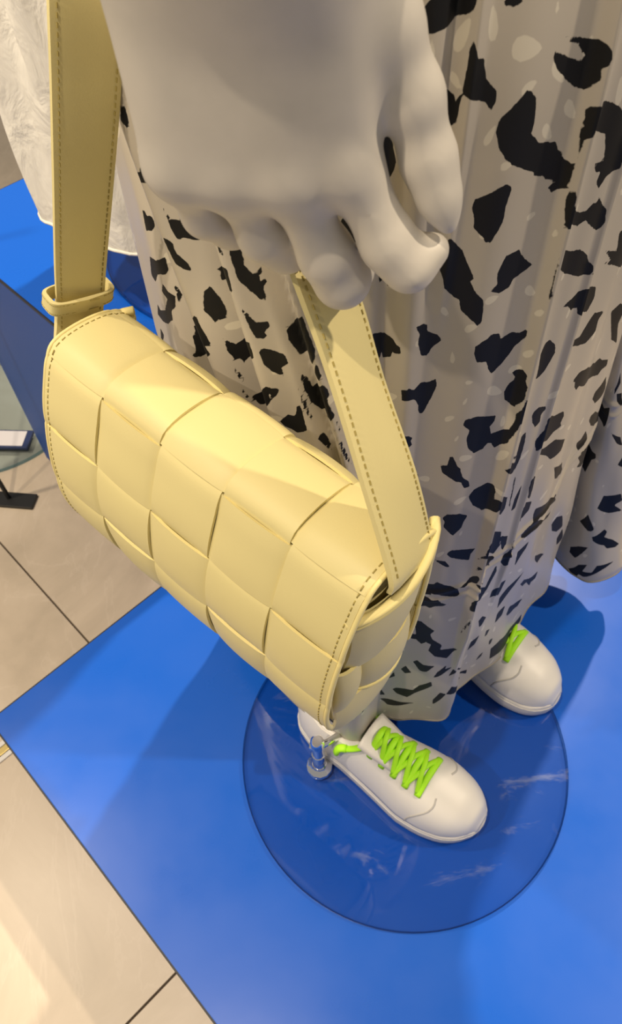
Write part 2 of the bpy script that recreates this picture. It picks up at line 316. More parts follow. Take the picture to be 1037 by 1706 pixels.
BLOBS = [[(0.3268,0.866),(0.3262,0.8694),(0.3317,0.8735),(0.3354,0.8756),(0.3655,0.8742),(0.3649,0.8701),(0.3612,0.8673),(0.3502,0.8646),(0.3415,0.8625),(0.3292,0.8618),(0.3225,0.8625)],
[(0.3822,0.8728),(0.3846,0.8701),(0.3889,0.8694),(0.3932,0.8701),(0.3975,0.8722)],
[(0.3649,0.8605),(0.3686,0.8556),(0.3711,0.8522),(0.3754,0.8515),(0.3791,0.8432),(0.3822,0.8412),(0.3871,0.8384),(0.3883,0.835),(0.3846,0.8295),(0.3809,0.8336),(0.3729,0.835),(0.3631,0.8384),(0.3643,0.8487)],
[(0.344,0.8405),(0.3495,0.8391),(0.3582,0.8364),(0.36,0.8343),(0.3631,0.8384),(0.3618,0.8247),(0.36,0.8247),(0.3588,0.8212)],
[(0.4092,0.8384),(0.4166,0.8343),(0.4191,0.824),(0.4178,0.8185),(0.4265,0.8129),(0.4326,0.8123),(0.4412,0.8109),(0.4449,0.8068),(0.4517,0.8047),(0.4492,0.8033),(0.4578,0.7992),(0.4585,0.795),(0.4572,0.7868),(0.4474,0.7847),(0.4425,0.7882),(0.4505,0.7909),(0.4388,0.793),(0.4369,0.795),(0.4277,0.7964),(0.4265,0.7985),(0.4074,0.8047),(0.4006,0.8081),(0.3951,0.8129),(0.3908,0.8205),(0.3914,0.826),(0.4006,0.8322)],
[(0.4314,0.8563),(0.4375,0.8556),(0.4542,0.8529),(0.4572,0.8536),(0.4603,0.8522),(0.4622,0.8501),(0.4628,0.8467),(0.4615,0.8439),(0.4597,0.8432),(0.4603,0.837),(0.4585,0.8364),(0.4572,0.8336),(0.456,0.8357),(0.4554,0.8329),(0.4462,0.835),(0.4388,0.8384),(0.4295,0.8439),(0.4246,0.8487),(0.4246,0.8515),(0.4363,0.8481),(0.4498,0.8446),(0.4505,0.8474),(0.4418,0.8522),(0.4338,0.8543)],
[(0.4572,0.8247),(0.4591,0.8274),(0.4628,0.8281),(0.5268,0.8129),(0.5403,0.8081),(0.5545,0.7992),(0.5637,0.7813),(0.5625,0.7716),(0.5545,0.7703),(0.5477,0.7703),(0.5409,0.7648),(0.5354,0.7689),(0.5372,0.7751),(0.5311,0.7758),(0.5274,0.7813),(0.5372,0.7813),(0.5348,0.7889),(0.5305,0.7964),(0.4628,0.8164),(0.4628,0.8136),(0.4597,0.8129),(0.4591,0.8047),(0.4585,0.7971),(0.4578,0.8074),(0.4572,0.8191),(0.4585,0.8178)],
[(0.3815,0.7827),(0.3828,0.7875),(0.3926,0.7909),(0.4055,0.7957),(0.4105,0.793),(0.408,0.784),(0.408,0.7751),(0.4031,0.7668),(0.4006,0.7634),(0.3957,0.7641),(0.3938,0.7668),(0.3852,0.7716),(0.3846,0.7778)],
[(0.3649,0.7668),(0.368,0.7668),(0.3791,0.7586),(0.3858,0.7496),(0.392,0.742),(0.3895,0.7393),(0.3945,0.7331),(0.4031,0.7276),(0.4049,0.7207),(0.4055,0.7117),(0.4025,0.709),(0.3926,0.7152),(0.3846,0.72),(0.3828,0.7269),(0.376,0.7296),(0.3674,0.7358),(0.3649,0.7427),(0.3606,0.7489),(0.3631,0.7558)],
[(0.4166,0.7544),(0.4277,0.7558),(0.4345,0.7496),(0.4443,0.7434),(0.4277,0.7372),(0.4265,0.7331),(0.4172,0.7303),(0.4074,0.7331),(0.4135,0.7365),(0.4117,0.7427),(0.4135,0.7489)],
[(0.4578,0.7902),(0.4597,0.7833),(0.4609,0.7875),(0.4622,0.7861),(0.4622,0.7792),(0.5231,0.7544),(0.5317,0.7531),(0.5385,0.7565),(0.5446,0.7558),(0.5452,0.7592),(0.552,0.7544),(0.5612,0.7482),(0.5625,0.7386),(0.5588,0.7345),(0.5465,0.74),(0.5348,0.7469),(0.5255,0.7455),(0.4603,0.7682),(0.4585,0.7765)],
[(0.4622,0.7469),(0.5206,0.7228),(0.4628,0.7524),(0.5262,0.729),(0.5378,0.7276),(0.5532,0.72),(0.5594,0.7131),(0.5631,0.7104),(0.5643,0.7035),(0.5471,0.7062),(0.5262,0.7138)],
[(0.5335,0.687),(0.5452,0.6897),(0.5643,0.6938),(0.6006,0.6794),(0.6037,0.6697),(0.5969,0.6608),(0.5643,0.6725),(0.5606,0.6746),(0.56,0.6794),(0.5514,0.6794),(0.5434,0.6849)],
[(0.5637,0.6443),(0.5963,0.6395),(0.6074,0.6498),(0.6123,0.6532),(0.6326,0.6457),(0.624,0.6422),(0.6258,0.6305),(0.6117,0.6264),(0.5957,0.6312)],
[(0.6,0.6973),(0.6154,0.6938),(0.5982,0.7076),(0.6209,0.6987),(0.6148,0.7152),(0.6252,0.7124),(0.7206,0.6333),(0.6222,0.6876)],
[(0.7169,0.592),(0.7212,0.592),(0.7329,0.5933),(0.7508,0.5802),(0.7422,0.5672),(0.7458,0.5589),(0.7594,0.5355),(0.736,0.5527)],
[(0.3434,0.7111),(0.3514,0.7117),(0.3557,0.7104),(0.3563,0.7055),(0.3662,0.7021),(0.3723,0.698),(0.3631,0.6932),(0.3582,0.6863),(0.352,0.6876),(0.3471,0.6987),(0.3483,0.7049)],
[(0.4037,0.6883),(0.4037,0.6938),(0.4154,0.6994),(0.4172,0.7014),(0.4246,0.7007),(0.4277,0.6959),(0.4375,0.6987),(0.4462,0.6966),(0.4542,0.698),(0.4548,0.6918),(0.4449,0.687),(0.4369,0.6773),(0.4258,0.6684),(0.4215,0.6725),(0.4178,0.6801),(0.408,0.6808)],
[(0.5194,0.6539),(0.5231,0.6608),(0.5292,0.6622),(0.5397,0.6546),(0.5434,0.647),(0.5397,0.6415),(0.5335,0.6326),(0.528,0.6298),(0.5225,0.6291),(0.5231,0.636)],
[(0.4597,0.7675),(0.4591,0.7668),(0.4603,0.7496),(0.4603,0.7331),(0.4609,0.7228),(0.4628,0.72),(0.4628,0.7283),(0.4615,0.729),(0.4609,0.7489)],  # thin dark streak running along the front crease
[(0.288,0.7035),(0.2917,0.7049),(0.3114,0.7007),(0.32,0.6987),(0.3243,0.6952),(0.328,0.6952),(0.3292,0.6904),(0.3237,0.6883),(0.32,0.689),(0.3175,0.6835),(0.3077,0.6828),(0.3052,0.6876),(0.3034,0.6842),(0.2978,0.6835),(0.2849,0.698)],
[(0.3317,0.6615),(0.3391,0.6615),(0.3415,0.6629),(0.3471,0.6601),(0.3545,0.6649),(0.3631,0.6642),(0.3705,0.6663),(0.3723,0.6601),(0.3686,0.6512),(0.3606,0.636),(0.3557,0.6367),(0.3538,0.645),(0.3489,0.6518),(0.3335,0.6518)],
[(0.3329,0.6188),(0.3458,0.6174),(0.3508,0.614),(0.3483,0.6112),(0.352,0.6064),(0.3422,0.605),(0.3354,0.6112)],
[(0.4055,0.6257),(0.4074,0.6305),(0.4191,0.6319),(0.44,0.6278),(0.44,0.6229),(0.4357,0.6181),(0.4388,0.6105),(0.4566,0.6126),(0.4591,0.6236),(0.4585,0.6305),(0.4609,0.6353),(0.4628,0.6463),(0.5182,0.6016),(0.4628,0.6236),(0.4603,0.6119),(0.4572,0.5988),(0.4468,0.594),(0.4418,0.6002),(0.4369,0.6016),(0.4338,0.5968),(0.424,0.594),(0.416,0.6009),(0.4123,0.6099),(0.4142,0.6195),(0.408,0.6236)],
[(0.448,0.6649),(0.4572,0.6677),(0.4597,0.6649),(0.4597,0.6594),(0.4615,0.6553),(0.4609,0.6525),(0.4609,0.6436),(0.4585,0.6395),(0.4566,0.6346),(0.4462,0.6415),(0.4437,0.6484),(0.4468,0.6553),(0.4542,0.6587)],
[(0.608,0.5913),(0.6172,0.5961),(0.6363,0.5899),(0.7114,0.5396),(0.7218,0.5389),(0.728,0.5334),(0.7434,0.5259),(0.7452,0.5176),(0.7335,0.519),(0.7286,0.5148),(0.7065,0.5245),(0.624,0.5775),(0.6215,0.5747),(0.6154,0.5809),(0.6135,0.5871)],
[(0.7323,0.4818),(0.7335,0.4901),(0.7434,0.4928),(0.7557,0.4976),(0.7778,0.4667),(0.7649,0.4667),(0.7422,0.4701)],
[(0.944,0.4384),(0.9385,0.446),(0.9354,0.4322),(0.9292,0.4226),(0.9323,0.4164),(0.9489,0.4315)],
[(0.5329,0.5892),(0.5348,0.5933),(0.5415,0.5954),(0.5557,0.5906),(0.5569,0.5864),(0.5495,0.5844),(0.5526,0.5754),(0.544,0.5727),(0.5372,0.5802)],
[(0.5582,0.5396),(0.5538,0.552),(0.56,0.5637),(0.5606,0.5706),(0.5606,0.5782),(0.56,0.5796),(0.5889,0.5637),(0.6074,0.5596),(0.6105,0.552),(0.608,0.5458),(0.6111,0.5403),(0.5982,0.5403),(0.5883,0.5355),(0.5625,0.5438)],
[(0.5625,0.5334),(0.5902,0.5265),(0.6068,0.5265),(0.6295,0.5128),(0.6289,0.499),(0.6166,0.499),(0.608,0.5004),(0.6006,0.5086),(0.5957,0.5128)],
[(0.7415,0.4453),(0.7415,0.4529),(0.7538,0.4515),(0.7766,0.4343),(0.9108,0.3923),(0.9268,0.3978),(0.9298,0.3868),(0.9274,0.3723),(0.9218,0.3668),(0.9145,0.3716),(0.8031,0.4033),(0.7785,0.413),(0.7532,0.4309)],
[(0.7255,0.4226),(0.7348,0.4226),(0.7415,0.4309),(0.7551,0.4116),(0.7397,0.4095),(0.7298,0.4095)],
[(0.7434,0.3861),(0.7428,0.3957),(0.7686,0.3909),(0.7803,0.3882),(0.9071,0.3228),(0.9175,0.3221),(0.92,0.3159),(0.9108,0.3104),(0.9034,0.2856),(0.7772,0.3475),(0.7452,0.3696),(0.7557,0.3703)],
[(0.6215,0.4804),(0.6295,0.4749),(0.6554,0.4591),(0.6818,0.424),(0.6529,0.4391),(0.6369,0.4543),(0.6295,0.4687)],
[(0.5243,0.5706),(0.5305,0.5727),(0.5329,0.561),(0.5323,0.5417),(0.5286,0.53),(0.5243,0.5424),(0.5237,0.5603)],
[(0.4597,0.5741),(0.4628,0.5782),(0.5268,0.5376),(0.5262,0.5259),(0.5206,0.5279),(0.4615,0.5727)],
[(0.4615,0.5837),(0.5231,0.5479),(0.5231,0.5444),(0.4622,0.5837)],
[(0.9514,0.362),(0.9926,0.3517),(1.004,0.3365),(0.9834,0.3434)],
[(1.009,0.3186),(0.9988,0.3076),(1.013,0.3)],
[(0.9409,0.4171),(0.9637,0.4171),(0.9754,0.3978),(0.9495,0.4061)],
[(0.3883,0.583),(0.3963,0.5823),(0.3969,0.5864),(0.3975,0.5926),(0.4012,0.5926),(0.408,0.5823),(0.4117,0.5796),(0.4166,0.5685),(0.424,0.563),(0.4271,0.5555),(0.4203,0.5555),(0.416,0.563),(0.4098,0.5644),(0.3982,0.5706),(0.392,0.5741)],
[(0.4277,0.5431),(0.4326,0.5506),(0.4474,0.5555),(0.456,0.552),(0.4578,0.5458),(0.4572,0.5376),(0.4615,0.5396),(0.528,0.4935),(0.5286,0.4777),(0.5231,0.4715),(0.4628,0.5286),(0.4609,0.5238),(0.4486,0.521),(0.4351,0.5307)],
[(0.4012,0.5183),(0.4062,0.5238),(0.4215,0.5231),(0.432,0.5183),(0.4283,0.5114),(0.4271,0.5031),(0.4185,0.4935),(0.4135,0.4983),(0.4049,0.5066),(0.4049,0.5142)],
[(0.4148,0.4673),(0.4197,0.4722),(0.4511,0.4667),(0.4462,0.4591),(0.4462,0.4501),(0.4332,0.4549),(0.4209,0.4611)],
[(0.4548,0.4494),(0.4609,0.4639),(0.4628,0.4839),(0.5335,0.4405),(0.5372,0.4164),(0.5298,0.4068),(0.4622,0.4611)],
[(0.4572,0.4336),(0.4572,0.4439),(0.5292,0.404),(0.5262,0.3909),(0.5286,0.3861),(0.4628,0.4405),(0.4622,0.4453)],
[(0.3994,0.4584),(0.4148,0.4563),(0.4222,0.4474),(0.4203,0.4453),(0.4123,0.4501)],
[(0.3532,0.5747),(0.3631,0.572),(0.3637,0.5617),(0.3618,0.5568),(0.3557,0.561)],
[(0.3889,0.4164),(0.4062,0.4171),(0.4092,0.4226),(0.4185,0.4171),(0.4375,0.4088),(0.4431,0.3944),(0.4314,0.3944),(0.4203,0.3964),(0.4031,0.4047),(0.4055,0.3971),(0.3883,0.4033)],
[(0.4394,0.4095),(0.4486,0.4136),(0.4603,0.4309),(0.4609,0.4247),(0.4591,0.415),(0.5255,0.3579),(0.4615,0.4178),(0.4462,0.4088)],
[(0.3883,0.3723),(0.3902,0.3923),(0.3963,0.3937),(0.4068,0.3895),(0.416,0.3909),(0.4209,0.3827),(0.4289,0.3792),(0.4246,0.3765),(0.4142,0.3765),(0.4068,0.3716),(0.4006,0.3744)],
[(0.4585,0.3696),(0.4597,0.3854),(0.4622,0.3951),(0.5311,0.3434),(0.5422,0.3813),(0.5471,0.3654),(0.536,0.3365),(0.5249,0.3214),(0.4628,0.3723)],
[(0.5342,0.4336),(0.5502,0.4253),(0.5514,0.4116),(0.544,0.4054),(0.5378,0.4212)],
[(0.5569,0.371),(0.5458,0.3882),(0.5569,0.3964),(0.5594,0.4267),(0.56,0.4157),(0.5588,0.3964),(0.5606,0.4006),(0.56,0.3737)],
[(0.5926,0.3434),(0.5902,0.3716),(0.6117,0.3744),(0.6092,0.3654),(0.6012,0.3579)],
[(0.5895,0.3971),(0.5883,0.4095),(0.6117,0.4109),(0.704,0.3303),(0.6905,0.3352),(0.6271,0.3909),(0.5938,0.3944)],
[(0.6055,0.4226),(0.6068,0.4315),(0.6455,0.4143),(0.68,0.3875),(0.7132,0.3372),(0.6474,0.4019),(0.6271,0.4068),(0.608,0.4109)],
[(0.5612,0.4446),(0.5606,0.4508),(0.5612,0.4673),(0.5938,0.4508),(0.5926,0.4384),(0.5803,0.4343)],
[(0.5606,0.4942),(0.5612,0.5073),(0.5846,0.4921),(0.5871,0.4749),(0.5865,0.4584),(0.5618,0.4852)],
[(0.5422,0.4673),(0.5428,0.4846),(0.5508,0.5018),(0.552,0.4852),(0.5502,0.4673)],
[(0.5348,0.4777),(0.5311,0.5224),(0.5342,0.5148),(0.5372,0.4749)],
[(0.6757,0.2808),(0.7243,0.2154),(0.7003,0.2298),(0.6825,0.2622)],
[(0.6246,0.278),(0.6375,0.2746),(0.7108,0.1954),(0.7065,0.1871),(0.6874,0.2085),(0.6862,0.2023),(0.6671,0.2353),(0.6449,0.2512)],
[(0.5477,0.3111),(0.5495,0.3248),(0.5588,0.329),(0.5822,0.3248),(0.5785,0.3076),(0.5748,0.2973),(0.5575,0.3111)],
[(0.584,0.2601),(0.5815,0.2863),(0.5938,0.2994),(0.6215,0.3104),(0.6037,0.2863),(0.5914,0.267)],
[(0.6166,0.2126),(0.6191,0.2319),(0.6732,0.1899),(0.6646,0.1809),(0.6338,0.2023)],
[(0.7237,0.2794),(0.7305,0.2883),(0.7446,0.2808),(0.7575,0.2484),(0.7428,0.2477),(0.7298,0.2594)],
[(0.7612,0.2401),(0.7502,0.2264),(0.7569,0.2071),(0.7902,0.192)],
[(0.6215,0.4818),(0.6603,0.4556),(0.68,0.4205),(0.6357,0.4536)],
[(0.5926,0.2216),(0.5908,0.2457),(0.6037,0.2491),(0.6043,0.2326)],
[(0.3815,0.3441),(0.3975,0.3434),(0.4197,0.3255),(0.4148,0.3179),(0.4185,0.3083),(0.4338,0.2938),(0.4326,0.2835),(0.4578,0.2842),(0.4449,0.2636),(0.4271,0.2704),(0.416,0.2842),(0.4185,0.2966),(0.4105,0.3014),(0.4037,0.2966),(0.3938,0.3056),(0.3772,0.3069),(0.3772,0.3173),(0.3926,0.3159),(0.3895,0.3317)],
[(0.3945,0.2546),(0.4012,0.2601),(0.4123,0.2519),(0.4295,0.2498),(0.4185,0.2353),(0.408,0.2367)],
[(0.3742,0.2271),(0.3828,0.2395),(0.3957,0.225),(0.384,0.2181)],
[(0.3594,0.1747),(0.3698,0.1782),(0.4037,0.1754),(0.4129,0.1961),(0.4289,0.2126),(0.4314,0.2009),(0.4172,0.1803),(0.4012,0.1582),(0.3951,0.1534),(0.3705,0.1644)],
[(0.3268,0.1479),(0.3618,0.1465),(0.3865,0.1403),(0.4129,0.1362),(0.3871,0.1321),(0.3489,0.1293)],
[(0.4382,0.1417),(0.4369,0.1582),(0.4449,0.183),(0.5477,0.1286),(0.5471,0.1169),(0.4622,0.1947),(0.448,0.161)],
[(0.4302,0.2229),(0.4345,0.2353),(0.4468,0.2491),(0.4455,0.2401),(0.4572,0.2429),(0.4375,0.2243)],
[(0.4529,0.2222),(0.4585,0.2395),(0.5403,0.161),(0.4695,0.234)],
[(0.6,0.1162),(0.5945,0.152),(0.6142,0.1548),(0.6923,0.1197),(0.696,0.0949),(0.6492,0.1266),(0.6172,0.1389),(0.6652,0.1197),(0.6874,0.0921),(0.6628,0.1031),(0.6154,0.1142)],
[(0.528,0.2009),(0.528,0.2243),(0.5446,0.2319),(0.5397,0.2092),(0.5317,0.203)],
[(0.4554,0.3138),(0.4572,0.3324),(0.4628,0.3641),(0.4622,0.351)],
[(0.5317,0.2732),(0.5385,0.2794),(0.5514,0.2691),(0.5422,0.2567),(0.5366,0.256)],
[(0.5883,0.2216),(0.5889,0.2436),(0.6049,0.245),(0.6037,0.2264)],
[(0.6197,0.2064),(0.6203,0.2278),(0.6757,0.1871),(0.6591,0.1858)],
[(0.5643,0.2119),(0.5643,0.2271),(0.5766,0.2202),(0.5711,0.2105)],
[(0.5858,0.172),(0.5846,0.1844),(0.5926,0.1823),(0.5908,0.1685)],
[(0.5655,0.1417),(0.5698,0.1548),(0.5778,0.1589),(0.5766,0.1458)],
[(0.3262,0.1864),(0.3335,0.1692),(0.3422,0.1575),(0.3274,0.1603)],
[(0.3483,0.2002),(0.36,0.2167),(0.3637,0.2064)],
[(0.0954,0.7985),(0.0972,0.795),(0.0991,0.784),(0.0985,0.7833),(0.0929,0.7868)],
[(0.1009,0.7641),(0.1046,0.7675),(0.1052,0.7641),(0.1065,0.7606),(0.1089,0.7592),(0.112,0.7544),(0.1114,0.7503),(0.1089,0.7537),(0.1071,0.7531),(0.1058,0.7565),(0.1034,0.7558),(0.0677,0.7345),(0.1028,0.7627)],
[(0.0978,0.7641),(0.0671,0.7358),(0.0658,0.7345)],
[(0.0671,0.7145),(0.0695,0.7145),(0.0708,0.7117),(0.0745,0.7131),(0.0757,0.7104),(0.0769,0.7062),(0.0738,0.7021),(0.0665,0.6987)],
[(0.1114,0.7496),(0.1132,0.7448),(0.1169,0.7386),(0.1237,0.7393),(0.1237,0.7427),(0.1268,0.7434),(0.1311,0.7379),(0.1354,0.7296),(0.1305,0.729),(0.1243,0.729),(0.1206,0.7262),(0.1182,0.7296),(0.1151,0.7379)],
[(0.1102,0.7241),(0.1145,0.7248),(0.1169,0.7234),(0.1188,0.7173),(0.1255,0.7124),(0.1274,0.7076),(0.1225,0.7076),(0.1175,0.7097),(0.1132,0.7186)],
[(0.0591,0.6739),(0.0738,0.6801),(0.0825,0.687),(0.0843,0.6787),(0.0831,0.6746),(0.0708,0.667),(0.0578,0.6512),(0.048,0.6498)],
[(0.0763,0.6636),(0.0818,0.6601),(0.088,0.6601),(0.0874,0.6512),(0.0812,0.6429),(0.08,0.6346),(0.0658,0.6195),(0.0486,0.6078),(0.0345,0.6023),(0.0437,0.6202),(0.0498,0.6195),(0.0671,0.6333),(0.0788,0.6518),(0.0708,0.6525)],
[(0.0868,0.6697),(0.0898,0.6677),(0.0923,0.6622),(0.0923,0.656),(0.0911,0.6553),(0.0886,0.6629)],
[(0.1372,0.6994),(0.1397,0.6959),(0.1422,0.6918),(0.1452,0.6821),(0.1452,0.6759),(0.1415,0.6773),(0.1397,0.6725),(0.1372,0.6773),(0.1329,0.6815),(0.1329,0.687),(0.1335,0.6952)],
[(0.1403,0.7104),(0.168,0.7345),(0.1742,0.7358),(0.176,0.72),(0.1729,0.72),(0.1428,0.7028),(0.1422,0.709)],
[(0.176,0.7482),(0.1822,0.7475),(0.1834,0.7372),(0.1877,0.731),(0.1889,0.7345),(0.192,0.7269),(0.1951,0.7145),(0.1902,0.7159),(0.1834,0.7241),(0.1797,0.729),(0.1778,0.7372)],
[(0.1274,0.6766),(0.1305,0.6684),(0.1372,0.656),(0.1311,0.6539),(0.1354,0.6484),(0.1028,0.616),(0.096,0.6126),(0.1003,0.6202),(0.0978,0.6339),(0.1003,0.6333),(0.0991,0.6408)],
[(0.1791,0.7131),(0.1828,0.7083),(0.1877,0.7007),(0.1945,0.7007),(0.1957,0.6966),(0.192,0.6945),(0.1938,0.689),(0.1877,0.6897),(0.1846,0.6966)],
[(0.1871,0.7489),(0.1883,0.7475),(0.1951,0.7228),(0.1932,0.7255)],
[(0.1692,0.7503),(0.1723,0.7475),(0.1729,0.7434),(0.1705,0.7441)],
[(0.0314,0.5858),(0.0394,0.5858),(0.0308,0.572),(0.0246,0.5692)],
[(0.1428,0.6629),(0.1495,0.658),(0.1828,0.6883),(0.1852,0.6759),(0.1545,0.6457),(0.1545,0.6415),(0.1514,0.6477),(0.1495,0.6457),(0.1452,0.6539)],
[(0.1889,0.6801),(0.1902,0.6828),(0.1988,0.6794),(0.2049,0.6766),(0.2068,0.6704),(0.2012,0.6677),(0.2025,0.6601),(0.1957,0.6649),(0.1908,0.6711)],
[(0.1908,0.6553),(0.1938,0.6532),(0.1994,0.6512),(0.1982,0.647),(0.1957,0.6443),(0.1932,0.6484)],
[(0.1582,0.6167),(0.1618,0.6174),(0.1895,0.6518),(0.192,0.6518),(0.1945,0.6415),(0.1631,0.6064),(0.16,0.6119)],
[(0.1508,0.6264),(0.1545,0.6216),(0.1588,0.6105),(0.1557,0.6147)],
[(0.1994,0.6257),(0.2043,0.6298),(0.2092,0.6278),(0.2111,0.6395),(0.2142,0.6346),(0.2178,0.6147),(0.2105,0.6133),(0.2018,0.6209)],
[(0.2037,0.6973),(0.2074,0.6945),(0.2086,0.6973),(0.2271,0.7186),(0.2351,0.6938),(0.2351,0.6876),(0.2302,0.6801),(0.2129,0.6739),(0.2068,0.6856)],
[(0.2123,0.6636),(0.2178,0.6567),(0.2215,0.6477),(0.2406,0.6704),(0.2437,0.6636),(0.2455,0.6574),(0.2425,0.6587),(0.2492,0.6429),(0.2283,0.6278),(0.2209,0.6381),(0.2172,0.647)],
[(0.2308,0.6718),(0.2363,0.6856),(0.24,0.6732),(0.2382,0.6732)],
[(0.2111,0.656),(0.2135,0.6484),(0.2172,0.6408),(0.2203,0.6305),(0.224,0.6229),(0.2209,0.625),(0.216,0.636)],
[(0.2258,0.6078),(0.2289,0.6119),(0.2326,0.6057),(0.2369,0.5926),(0.2332,0.5968)],
[(0.2492,0.6395),(0.2517,0.6374),(0.2554,0.6243),(0.2523,0.6298)],
[(0.2523,0.6216),(0.2542,0.6222),(0.264,0.5968),(0.2578,0.6057)],
[(0.1465,0.6463),(0.1502,0.6388),(0.1538,0.6326),(0.1538,0.6291),(0.1508,0.6326)],
[(0.9594,0.1823),(0.9938,0.1947),(1.002,0.1878),(0.9957,0.1803),(1.015,0.1679),(1.03,0.152),(1.02,0.1506),(1.004,0.1562),(0.9969,0.1644),(0.9649,0.1761)],
[(0.9083,0.1341),(0.9249,0.1479),(0.9551,0.1596),(0.9403,0.1396),(0.9231,0.1204),(0.9095,0.1231)],
[(0.9175,0.0921),(0.9372,0.1128),(0.9631,0.1252),(0.9514,0.1052),(0.9778,0.1114),(0.9871,0.1266),(1.02,0.1238),(1.013,0.1204),(0.9969,0.1142),(0.9594,0.0956),(0.9446,0.0949),(0.9428,0.088),(0.9286,0.088),(0.9274,0.088)],
[(0.9298,0.1926),(0.9563,0.2016),(0.9618,0.1968),(0.9526,0.1913)],
[(0.9594,0.2353),(0.9742,0.2574),(1.019,0.2525),(1.024,0.2388),(1.009,0.2346),(1.028,0.2181),(1.001,0.2222)],
[(0.9151,0.1961),(0.9348,0.2202),(0.9618,0.1982),(0.9452,0.1899)]]
SPOTS = [(0.3785, 0.8639, 0.0071, 1.83), (0.3594, 0.8598, 0.0078, 1.08), (0.4037, 0.8543, 0.0111, -0.06), (0.3378, 0.8563, 0.0043, 1.86), (0.3588, 0.8419, 0.0051, -0.57), (0.4098, 0.8391, 0.0059, 0.36), (0.3871, 0.8191, 0.0057, 1.0), (0.4025, 0.8047, 0.005, 0.14), (0.4314, 0.8426, 0.0078, -0.66), (0.448, 0.8247, 0.0074, -0.59), (0.432, 0.8164, 0.0064, -0.7), (0.4209, 0.868, 0.003, 1.99), (0.4332, 0.7744, 0.0045, 0.31), (0.4572, 0.7627, 0.0028, 1.35), (0.4486, 0.7255, 0.0071, -0.51), (0.4585, 0.7124, 0.0039, 1.08), (0.4578, 0.6815, 0.0048, 1.03), (0.3711, 0.7186, 0.0055, -0.67), (0.3969, 0.7076, 0.0065, 0.32), (0.4111, 0.7269, 0.0063, 0.22), (0.384, 0.6849, 0.0042, 1.72), (0.4498, 0.6677, 0.0069, 0.2), (0.4578, 0.6815, 0.0048, 1.03), (0.4498, 0.667, 0.0062, 0.11), (0.4043, 0.6642, 0.0043, 0.0), (0.4332, 0.6518, 0.0093, -0.38), (0.4037, 0.6477, 0.0039, 1.08), (0.3908, 0.6312, 0.0059, 0.36), (0.4018, 0.6119, 0.0039, 1.08), (0.4498, 0.6209, 0.0062, 1.67), (0.456, 0.5871, 0.0078, 1.08), (0.416, 0.5906, 0.008, 0.0), (0.384, 0.6842, 0.005, 1.82)]
